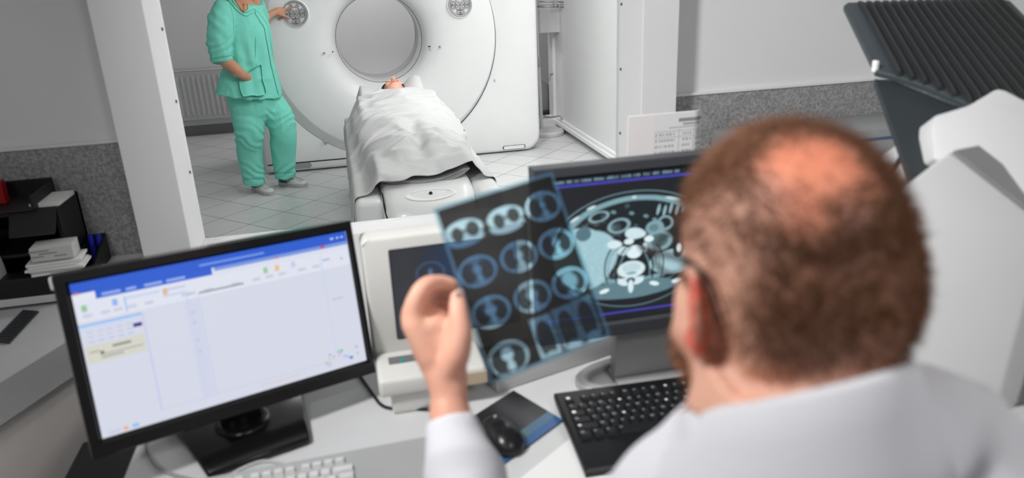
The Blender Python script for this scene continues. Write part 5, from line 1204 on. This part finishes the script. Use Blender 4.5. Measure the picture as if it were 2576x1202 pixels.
hme = arr_mesh('hair', VV, FF); ho = link('hair', hme, mat('reddish_brown_hair', (118, 74, 44), .45, var=.25, scale=60), DR, True); ho['kind'] = 'stuff'
bmask = ishead*np.clip((Lc[:, 1]-.015)/.02, 0, 1)*np.clip((-.05-Lc[:, 2])/.02, 0, 1); pr = bmask/bmask.sum(); NS2 = 2500; idx = rs.choice(len(V), NS2, p=pr); Pn = V[idx]+rs.normal(0, .001, (NS2, 3)); N_ = Nn[idx]
dirv = N_*.6+HR @ np.array([0, .3, -.8])+rs.normal(0, .2, (NS2, 3)); dirv /= np.linalg.norm(dirv, axis=1)[:, None]; sd = np.cross(dirv, rs.normal(size=(NS2, 3))); sd /= np.linalg.norm(sd, axis=1)[:, None]; base = Pn-N_*.002
VV = np.stack([base+sd*.0004, base-sd*.0004, Pn+dirv*.008], 1).reshape(-1, 3); FF = (np.arange(NS2)*3)[:, None]+np.array([[0, 1, 2]])
bo = link('beard', arr_mesh('beard', VV, FF), mat('ginger_beard', (150, 92, 56), .5, var=.2, scale=60), DR); bo['kind'] = 'stuff'
# thumb nail
tn = a3(1156, 741, .8868); b = BM(); ellipsoid(b, tn, (.0060, .0018, .0072), rotm(.2)); ob('thumbnail', b, mat('nail_pink', (236, 196, 182), .3), DR, True)
# coat
b = BM()
tube(b, [NC+np.array([0, -.004, .004]), NC+np.array([0, -.006, -.030]), NC+np.array([.01, -.01, -.075]), (NC+CH)/2+np.array([.01, 0, -.01]), CH, WA, HIP+np.array([0, 0, .04]), HIP+np.array([0, .02, -.05])], [(.068, .066), (.088, .080), (.145, .10), (.180, .122), (.190, .135), (.18, .135), (.20, .15), (.21, .165)], 32, side=(1, 0, 0), round_caps=False, sub=4)
tube(b, [NC+np.array([-.02, 0, -.065]), (NC+JL)/2+np.array([0, 0, -.02]), JL], [.075, .068, .060], 20, sub=2); tube(b, [NC+np.array([.04, 0, -.06]), (NC+JR)/2+np.array([0.02, 0, .005]), JR], [.078, .074, .070], 20, sub=2)
ellipsoid(b, NC+np.array([.05, -.012, -.140]), (.185, .115, .092)); ellipsoid(b, (JR+NC)/2+np.array([.03, -.015, -.05]), (.13, .095, .09))
cu = WL+(EL-WL)*.02
tube(b, [JL, JL*.6+EL*.4, EL, EL*.5+WL*.5, EL*.2+WL*.8, cu], [.060, .058, .055, .048, .038, .0305], 24, round_caps=False, sub=4)
cu2 = WR+(ER-WR)*.05
tube(b, [JR, JR*.6+ER*.4, ER, ER*.5+WR*.5, cu2], [.070, .064, .058, .050, .036], 24, round_caps=False, sub=4)
me = fuse('coat', b, 0.0058, 6); V = co(me); Nn = nrm(me)
fold = noise3(V*[1, 1, .6], 14, 1)*.004+noise3(V, 7, 2)*.006
rsh = np.linalg.norm(V-JR, axis=1); s_ = (V-NC) @ np.array([.75, .0, .66]); fold += .013*np.sin(s_*95+2.5*noise3(V, 8, 6))*np.exp(-(rsh/.15)**2)+np.clip(.4-np.abs(noise3(V*[1, 1, .5], 9, 9)), 0, 1)*.014
lsh = np.linalg.norm(V-JL, axis=1); s_ = (V-NC) @ np.array([.6, .5, -.6]); fold += .005*np.sin(s_*70+2*noise3(V, 8, 7))*np.exp(-((lsh-.04)/.08)**2)
fa = np.clip(1-np.abs(((V-EL) @ (WL-EL))/((WL-EL) @ (WL-EL))-.45)/.5, 0, 1)*(np.linalg.norm(V-(EL+WL)/2, axis=1) < .16); fold += .003*np.sin(((V-EL) @ (WL-EL))*500+2*noise3(V, 10, 8))*fa*np.clip((WL[2]-.03-V[:, 2])/.04, 0, 1)
setco(me, V+Nn*fold[:, None]); ct = link('coat', me, COAT, DR, True)
# turned-down collar
b = BM(); rg = []
n = 64
for i in range(n):
    a = math.radians(-90-150+300*i/(n-1)); fw_ = (math.sin(a)+1)/2   # starts and ends at the front
    d = np.array([math.cos(a), math.sin(a), 0])
    drop = .045+.004*math.sin(a*7); lift = .074-.088*fw_
    c0_ = NC+np.array([0, -.004, -.006])
    ri, ro = .066, .074
    def el2(r, z): return c0_+np.array([d[0]*r*1.0, d[1]*r*.98, z])
    c0_ = c0_+np.array([0.0, 0, .10*d[0]*.07-.010])
    rg.append([el2(.0635, -.015), el2(.065, lift), el2(.0685, lift+.006), el2(.073, lift+.003), el2(.082, lift-.022), el2(.095, lift-.048), el2(.106+.006*fw_, lift-.078), el2(.100, lift-.083), el2(.080, lift-.045), el2(.070, lift-.03)])
loft(b, rg); bmesh.ops.smooth_vert(b, verts=b.verts[:], factor=.3, use_axis_x=True, use_axis_y=True, use_axis_z=True)
ob('collar', b, COAT, DR, True)
b = BM(); s0_ = cu+(WL-EL)/np.linalg.norm(WL-EL)*.004
# eyeglasses
GL = thing('eyeglasses', 'black framed eyeglasses worn by the person in the white coat', 'glasses', hl(0, .09, .012)); BKF = mat('black_glasses_frame', (26, 24, 23), .3)
for s in (-1, 1):
    b = BM(); tube(b, [hl(s*.070, .098, .016), hl(s*.080, .085, .016), hl(s*.0835, .04, .017), hl(s*.0845, .0, .017), hl(s*.0835, -.018, .012), hl(s*.0815, -.030, -.006), hl(s*.079, -.036, -.024)], [(.0011, .0022)]*7, 8, side=HR @ np.array([1, 0, 0]), sub=4); ob('temple', b, BKF, GL, True)
    b = BM(); pts = [hl(s*(.036+.027*math.cos(a)), .106-.02*abs(.4*math.cos(a)+.5)*.6, .006+.020*math.sin(a)) for a in np.linspace(0, 2*np.pi, 33)]; tube(b, pts, [.0018]*33, 8, round_caps=False); rim = ob('rim', b, BKF, GL, True)
    b = BM(); prism(b, [np.array(p) for p in pts[:-1]], off=HR @ np.array([0, .001, 0])); ob('lens', b, GLASS, rim)
b = BM(); tube(b, [hl(-.012, .104, .014), hl(0, .108, .017), hl(.012, .104, .014)], [.0018]*3, 8, sub=3); ob('bridge', b, BKF, GL, True)
# stool
ST = thing('stool', 'black swivel stool under the person in the white coat', 'stool', (HIP[0], HIP[1]+.02, 0))
sc_ = np.array([HIP[0], HIP[1]+.03, 0])
b = BM(); lathe(b, sc_, [(.02, .405), (.17, .405), (.19, .42), (.195, .45), (.18, .472), (.02, .476)], 40); ob('seat', b, BLACKP, ST, auto=50)
b = BM(); cyl(b, sc_+np.array([0, 0, .09]), sc_+np.array([0, 0, .41]), .025, .025, 20); ob('column', b, METAL, ST, auto=40)
for k in range(5):
    a = 2*math.pi*k/5+.3; e_ = sc_+np.array([.25*math.cos(a), .25*math.sin(a), .07]); b = BM(); tube(b, [sc_+np.array([0, 0, .09]), e_], [.022, .016], 10); lg = ob('leg', b, BLACKP, ST, True)
    b = BM(); t_ = np.array([-math.sin(a), math.cos(a), 0])*.012; c_ = e_+np.array([0, 0, -.042]); cyl(b, c_-t_, c_+t_, .028, .028, 18); ob('caster', b, BLACKP, lg)
# ------------------------------------------------------------------ large printer on the right
def onpl(px, py, p0, n): d = ray(px, py); o = np.array([0, 0, EYE]); return o+d*(((np.asarray(p0)-o) @ n)/(d @ n))
PRW = mat('printer_white', (212, 212, 212), .4, var=.012)
PR = thing('printer', 'large white printer with a dark ribbed paper tray, right of the seated person', 'printer', (1.15, 1.1, DZ))
vr = np.array([.396, .874, .282]); vr /= np.linalg.norm(vr); ur = np.array([.874, -.396, 0]); ur /= np.linalg.norm(ur); nr = np.cross(ur, vr); nr = nr if nr[2] > 0 else -nr
pB = at(2203, 178, 1.42); TRAYM = mat('slate_tray_plastic', (58, 66, 70), .45, var=.06); TRAYD = mat('dark_slate_plate', (40, 46, 50), .5, var=.06)
def tp(px, py, lift=0): return onpl(px, py, pB, nr)+nr*lift
b = BM(); top_l, bot_l = tp(2118, 6), tp(2203, 178)
Lr = (top_l-bot_l) @ vr; c00 = bot_l; W_ = (tp(2560, 20)-c00) @ ur
def def_(s, t, h=0): return c00+ur*s+vr*t+nr*h
bnd = [(((tp(*q)-c00) @ ur), ((tp(*q)-c00) @ vr)) for q in ((2203, 178), (2255, 191), (2330, 216), (2440, 262), (2530, 258), (2720, 330))]
def low(s): return float(np.interp(s, [q[0] for q in bnd], [q[1] for q in bnd]))
prism(b, [def_(0, Lr-.02), def_(.012, Lr), def_(W_-.02, Lr), def_(W_, Lr-.02), def_(W_, low(W_)), def_(bnd[4][0], bnd[4][1]) if bnd[4][0] < W_-.01 else def_(W_-.005, low(W_-.005)), def_(bnd[3][0], bnd[3][1]), def_(bnd[2][0], bnd[2][1]), def_(bnd[1][0], bnd[1][1]), def_(0, 0)], off=-nr*.012, bev=.002); ob('paper_tray', b, TRAYM, PR)
TR_ = PR.children[-1] if len(PR.children) else None
TR_ = [o for o in bpy.data.objects if o.name.startswith('paper_tray')][-1]
s_ = (tp(2262, 193)-c00) @ ur
RS = ((tp(2394, 236)-c00) @ ur-s_)/4
while s_ < W_-.02:
    b = BM(); l0 = low(s_)+.002; wdt = RS*.36
    pts = [[def_(s_-wdt/2, t, -.001), def_(s_-wdt/2*.6, t, hh), def_(s_+wdt/2*.6, t, hh), def_(s_+wdt/2, t, -.001)] for t, hh in ((l0, .010), (l0+.02, .012), (Lr-.03, .012), (Lr-.004, .004))]
    loft(b, pts); ob('rib', b, mat('charcoal_rib', (50, 51, 52), .5, var=.05), TR_); s_ += RS
b = BM(); lw = [tp(2203, 180, -.014), tp(2255, 186, -.014), tp(2450, 262, -.014), tp(2360, 310, -.014), tp(2338, 425, -.014), tp(2300, 440, -.014)]
prism(b, lw, off=-nr*.014, bev=.002); ob('tray_plate', b, TRAYD, PR)
b = BM(); box(b, tp(2201, 172, .004), (.008, .012, .022), None, .002); ob('tray_clip', b, WHITE, PR)
b = BM(); pa_ = [at(2268, 378, 1.30), at(2300, 360, 1.31), at(2345, 430, 1.28), at(2315, 455, 1.27)]; prism(b, pa_, off=(0.02, .05, -.06), bev=.002); ob('tray_support', b, TRAYD, PR)
# white body between tray and front panel
p1, p2, p3 = at(2350, 300, 1.19), at(2510, 222, 1.25), at(2560, 480, 1.10); nb_ = np.cross(p2-p1, p3-p1); nb_ /= np.linalg.norm(nb_); nb_ = nb_ if nb_ @ ray(2450, 350) < 0 else -nb_
def bp_(px, py): return onpl(px, py, p1, nb_)
b = BM(); prism(b, [bp_(*q) for q in ((2352, 290), (2440, 264), (2510, 222), (2530, 226), (2600, 262), (2720, 330), (2720, 640), (2500, 520), (2400, 420), (2350, 400), (2346, 322))], off=np.array([.12, .26, -.14]), bev=.006); ob('upper_body', b, PRW, PR, auto=40)
# front panel: a leaning thick white cover
q1, q2, q3 = at(2385, 385, 1.08), at(2576, 530, 1.07), at(2512, 1015, .90); nq = np.cross(q2-q1, q3-q1); nq /= np.linalg.norm(nq); nq = nq if nq @ ray(2450, 650) < 0 else -nq
def qp(px, py): return onpl(px, py, q1, nq)
off = at(2448, 372, 1.14)-q1
b = BM(); prism(b, [qp(*q) for q in ((2372, 388), (2390, 386), (2630, 572), (2512, 1015), (2490, 1085), (2400, 1060), (2248, 915), (2225, 880), (2230, 500))], off=off, bev=.006); ob('front_cover', b, PRW, PR, auto=40)
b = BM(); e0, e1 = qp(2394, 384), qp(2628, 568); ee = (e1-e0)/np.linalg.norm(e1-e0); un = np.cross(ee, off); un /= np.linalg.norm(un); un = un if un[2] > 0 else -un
prism(b, [e0+un*.001, e1+un*.001, e1+off*.98+un*.001, e0+off*.98+un*.001], off=un*.004); ob('cover_edge_shade', b, mat('grey_edge_shade', (140, 140, 140), .5), PR)  # grey strip puts the shade of the cover's top edge into colour
b = BM(); prism(b, [qp(*q)-nq*.012+np.array([0, 0, -.012]) for q in ((2250, 925), (2400, 1068), (2385, 1110), (2235, 960))], off=off*.6, bev=.003); ob('cover_gap', b, BLACKP, PR)  # black block stands in for shadow in the gap under the cover
b = BM(); box2(b, (.92, .98, DZ), (1.55, 1.52, 1.00), .015, 3); ob('lower_body', b, mat('printer_grey_body', (120, 120, 120), .5), PR, auto=40)
b = BM(); cc = [at(2338, 392, 1.26), at(2358, 384, 1.262), at(2362, 392, 1.26)]; tube(b, cc, [.003]*3, 6); ob('catch', b, SEAM, PR)
# grey box with blue stripe against the right wall
l0, l1 = ony(2075, 330, 2.3), ony(2230, 312, 2.3)
BX = thing('equipment_box', 'long light grey box with a thin blue stripe against the right-hand wall', 'box', (1.9, 2.3, DZ))
zt = ony(2230, 322, 2.2)[2]
b = BM(); box2(b, (1.28, 2.2, DZ), (2.66, YW-.02, zt), .006); ob('case', b, mat('light_grey_case', (150, 151, 152), .45), BX, auto=40)
b = BM(); zs = ony(2235, 344, 2.2)[2]; box2(b, (1.29, 2.197, zs-.006), (2.65, 2.2005, zs+.002)); ob('stripe', b, mat('blue_stripe', (74, 104, 134), .5), BX)

# ------------------------------------------------------------------ left side: cabinet, console, trays
SZ = .76
CB = thing('side_cabinet', 'grey cabinet along the window wall at left, carrying the black trays', 'cabinet', (-1.4, 2.3, 0))
b = BM(); box2(b, (-2.38, 2.17, 0), (-.60, YW-.02, SZ-.022)); ob('body', b, mat('cabinet_grey', (150, 150, 150), .5), CB)
b = BM(); box2(b, (-2.38, 2.15, SZ-.022), (-.58, YW-.018, SZ), .003); ob('top', b, LAMIN, CB)
p_ = [onz(5, 1045, .64), onz(185, 925, .64)]; t_ = [onz(5, 962, .72), onz(172, 818, .72)]
dl = p_[1]-p_[0]; dl /= np.linalg.norm(dl); pl_ = np.array([-dl[1], dl[0], 0]); 
if pl_[0] > 0: pl_ = -pl_
CN = thing('console', 'low grey machine with a sloped side and dark vent slots at far left', 'console', (t_[0][0]-.3, 1.8, .62))
b = BM(); base0 = p_[0]-dl*.45; top0 = t_[0]-dl*.45; L_ = 2.145-p_[0][1]+.45*dl[1]; Ln = L_/dl[1]
offv = (top0-base0) @ pl_
prof = [(0, .62), (0, .645), (offv, .722), (offv+.10, .733), (offv+.6, .733), (offv+.6, .62)]
sE = lambda x, Y=2.145: (Y-base0[1]-pl_[1]*x)/dl[1]
loft(b, [[base0+dl*(0 if s == 0 else sE(x))+pl_*x+np.array([0, 0, z-base0[2]]) for x, z in prof] for s in (0, 1)]); CO_ = ob('case', b, mat('console_grey', (188, 188, 188), .5), CN, auto=30)
va, vb = onz(22, 862, .735), onz(92, 787, .735); d2 = vb-va; Lv = np.linalg.norm(d2); d2 /= Lv
b = BM(); 
for k in range(14):
    c_ = va+d2*(Lv*k/13)+pl_*.02+np.array([0, 0, .0025]); sl_ = .02/.14
    box(b, c_, (.05, Lv/13*.5, .006), rotm(math.atan2(pl_[1], pl_[0])+math.pi, 0, 0))
ob('vent', b, DARKP, CN)
LC = thing('pedestal_cabinet', 'pale cabinet under the grey machine at far left', 'cabinet', (base0[0]-.3, 1.7, 0))
b = BM(); ii = .05
loft(b, [[base0+dl*(0 if s == 0 else sE(x))+pl_*x+np.array([0, 0, z-base0[2]]) for x, z in ((ii, 0), (ii, .619), (ii+.5, .619), (ii+.5, 0))] for s in (0, 1)]); ob('body', b, mat('pale_cabinet', (222, 216, 212), .5, var=.02), LC)
b = BM(); loft(b, [[base0+dl*s+pl_*x+np.array([0, 0, z-base0[2]]) for x, z in ((ii-.016, .03), (ii-.016, .60), (ii-.001, .60), (ii-.001, .03))] for s in (.04, sE(ii)-.03)]); ob('door', b, mat('pale_cabinet_door', (226, 220, 216), .45, var=.02), LC)
# black computer case on the floor at the left end of the desk
b = BM(); CT = thing('computer_case', 'black computer case on the floor beside the left end of the desk', 'computer', (-.58, 1.4, 0))
box2(b, (-.66, 1.16, .015), (xl-.035, 1.62, .60), .006); ob('case', b, BLACKP, CT, auto=40)
b = BM(); box2(b, (-.655, 1.15, .03), (xl-.04, 1.161, .59), .004); ob('front', b, GLB, CT, auto=40)
for y in (1.2, 1.58):
    b = BM(); box2(b, (-.65, y-.02, 0), (xl-.045, y+.02, .016), .002); ob('foot', b, BLACKP, CT)
# tray stack
YT = 2.24
def tz(px, py, Y=YT): return ony(px, py, Y)
TS = thing('document_tray', 'tall black desktop tray unit with a sloping flap, below the red folder', 'tray', (-1.1, 2.3, SZ))
xA, xB, xC = tz(-160, 600)[0], -.867, -.813; z1, z2 = tz(112, 480)[2], tz(175, 520)[2]
TRB = mat('matt_black_tray', (22, 22, 23), .5, var=.08)
b = BM(); box2(b, (xA, YT, SZ), (xA+.012, 2.42, z2), .002); box2(b, (xC-.012, YT, SZ), (xC, 2.42, z2), .002); box2(b, (xA, 2.40, SZ), (xC, 2.42, z2), .002); ob('frame', b, TRB, TS)
b = BM(); box2(b, (xA, 2.153, SZ), (xC, YT-.022, .815), .003); ob('lower_tray', b, TRB, TS)
for z in (SZ+.006, SZ+.10, z2-.008):
    b = BM(); box2(b, (xA+.01, YT-.02 if z < z2-.05 else YT, z-.005), (xC-.01, 2.41, z+.005), .002); ob('shelf', b, TRB, TS)
fl0, fl1 = tz(22, 548, YT-.01), tz(165, 518, YT-.01); b = BM()
prism(b, [(fl0[0], YT+.0, z2-.002), (xC-.004, YT+.0, z2-.002), (xC-.006, YT-.045, z2-.062), (fl0[0], YT-.045, z2-.062)], off=(0, .004, .006), bev=.001); ob('flap', b, mat('black_flap', (34, 34, 35), .4), TS)
T2 = thing('letter_tray', 'black letter tray on top of the tray unit, holding the red folder', 'tray', (xB-.15, 2.3, z2))
b = BM(); box2(b, (xA, YT-.01, z2+.0005), (xB, 2.41, z2+.006), .002); ob('base', b, TRB, T2)
b = BM(); box2(b, (xA, 2.40, z2), (xB, 2.41, z1), .002); box2(b, (xB-.008, YT-.01, z2), (xB, 2.41, z1-.01), .002); box2(b, (xA, YT-.01, z2), (xA+.008, 2.41, z1-.01), .002); ob('rim', b, TRB, T2)
ra_, rb_ = tz(16, 452, 2.33), tz(20, 492, 2.33)
b = BM(); box(b, (-.967-.125, 2.33, (z2+.007+ra_[2])/2), (.25, .03, ra_[2]-z2-.007), rotm(0, 0, 0), .002); T(ob('folder', b, mat('red_folder', (150, 10, 18), .5)), 'red folder standing in the black letter tray at far left', 'folder')
b = BM(); w0, w1 = tz(88, 515, 2.3), tz(160, 505, 2.3); prism(b, [(w0[0], 2.26, z2+.001), (w1[0], 2.26, z2+.001), (w1[0]+.005, 2.38, z2+.001), (w0[0]+.01, 2.38, z2+.001)], off=(0, 0, .012)); T(ob('paper_stack', b, PAPER), 'small white paper stack on top of the black tray unit', 'paper')
# papers, white carton and pen tray in front
pp_ = [onz(58, 664, SZ+.03), onz(140, 690, SZ+.03), onz(212, 640, SZ+.03), onz(150, 628, SZ+.03)]
fr = np.array([-.835, 2.20, .8155])
PS = thing('document_pile', 'loose pile of white papers on the cabinet under the white carton', 'papers', (fr[0], fr[1], .8155))
yy0 = 2.155
cx0, cx1 = -.905, -.765
b = BM(); 
rs = np.random.RandomState(4)
for k in range(5):
    box(b, ((cx0+cx1)/2+.006*rs.randn(), 2.20+.004*rs.randn(), SZ+.0595+.0072*k), (cx1-cx0-.02*rs.rand(), .085, .006), rotm(math.radians(4+4*rs.randn())))
ob('sheets', b, PAPER, PS)
wz = .8555
k0, k1 = np.array([-.884, 0, 0]), np.array([-.779, 0, 0])
WB = thing('carton', 'small white printed carton on top of the paper pile', 'box', ((k0[0]+k1[0])/2, 2.20, wz))
hh = .039
b = BM(); box(b, ((k0[0]+k1[0])/2, 2.20, wz+hh/2), (k1[0]-k0[0], .07, hh), rotm(math.radians(4)), .001); CA_ = ob('case', b, mat('carton_white', (205, 205, 203), .6), WB)
b = BM(); Rr_ = rotm(math.radians(4)); 
for x_, w_, z_ in ((-.035, .03, .35), (-.01, .045, .55), (.02, .03, .3), (-.03, .05, .75)):
    box(b, Vector(((k0[0]+k1[0])/2, 2.20, wz+hh*z_)) + Rr_ @ Vector((x_, -.0352, 0)), (w_, .001, hh*.1), Rr_)
ob('print', b, mat('carton_grey_print', (150, 150, 150), .6), WB)
PT = thing('pen_tray', 'open black pen tray right of the paper pile, with a blue item inside', 'tray', (tz(225, 640, 2.25)[0], 2.28, SZ))
px0, px1 = -.811, -.764; pz = .842
b = BM(); 
box2(b, (px0, 2.26, SZ), (px1, 2.42, SZ+.006), .001); box2(b, (px0, 2.26, SZ), (px0+.005, 2.42, pz-.01), .001); box2(b, (px0, 2.415, SZ), (px1, 2.42, pz), .001); box2(b, (px0, 2.26, SZ), (px1, 2.265, SZ+.03), .001)
prism(b, [(px1-.005, 2.26, SZ), (px1-.005, 2.42, SZ), (px1-.005, 2.42, pz), (px1-.005, 2.26, SZ+.035)], off=(.006, 0, 0)); ob('case', b, TRB, PT)
for k, (px, py) in enumerate(((200, 598), (216, 597))):
    xm = (-.798, -.776)[k]; b = BM(); cyl(b, (xm, 2.385, SZ+.007), (xm, 2.39, .850), .009, .009, 16); o = ob('marker', b, mat('blue_marker', (40, 44, 170), .4), None, auto=40)
    T(o, ('left one of two blue markers standing in the black pen tray', 'right one of two blue markers standing in the black pen tray')[k], 'marker', 'blue markers in the pen tray')
b = BM(); u0, u1 = onz(232, 672, SZ), onz(300, 660, SZ); box2(b, (u0[0]+.03, 2.27, SZ), (u1[0]+.01, 2.33, SZ+.012), .001); T(ob('notepad', b, PAPER), 'thin white notepad on the cabinet between pen tray and monitor', 'notepad')
# rounded white machine at the picture's left edge
wx = -.972; WM = thing('fax_machine', 'white rounded machine cut by the left edge of the picture', 'machine', (wx-.15, 2.08, SZ))
b = BM(); z_t = .965
rg = [[(x, y, z) for x, z in ((wx-.3, SZ), (wx, SZ), (wx-.002, SZ+(z_t-SZ)*.4), (wx-.012, SZ+(z_t-SZ)*.75), (wx-.03, z_t), (wx-.3, z_t+.01))] for y in (2.12, 2.145)]
rg = [[(x, y, z) for x, z in ((wx-.3, SZ), (wx, SZ), (wx-.002, SZ+(z_t-SZ)*.4), (wx-.012, SZ+(z_t-SZ)*.75), (wx-.03, z_t), (wx-.3, z_t+.01))] for y in (2.155, 2.215)]
loft(b, rg); ob('case', b, WHITE, WM, auto=30)
# ceiling lamp frames of the two rooms, out of view, above four area lights
for k, (x, y, s_) in enumerate(((-.92, .70, .3), (.9, -.7, .6), (1.7, 4.6, .6), (.2, 7.9, .6))):
    CLp = thing('ceiling_lamp', ('square ceiling lamp left of the desk', 'unseen square lamp frame over the added fill light behind the seated person', 'square ceiling lamp along the right wall beyond the window', 'square ceiling lamp behind the scanner')[k], 'ceiling lamp', (x, y, CEIL), 'ceiling lamps')
    b = BM(); box2(b, (x-s_/2-.02, y-s_/2-.02, CEIL-.025), (x+s_/2+.02, y+s_/2+.02, CEIL), .003); ob('frame', b, WHITE, CLp)
bpy.context.view_layer.update()
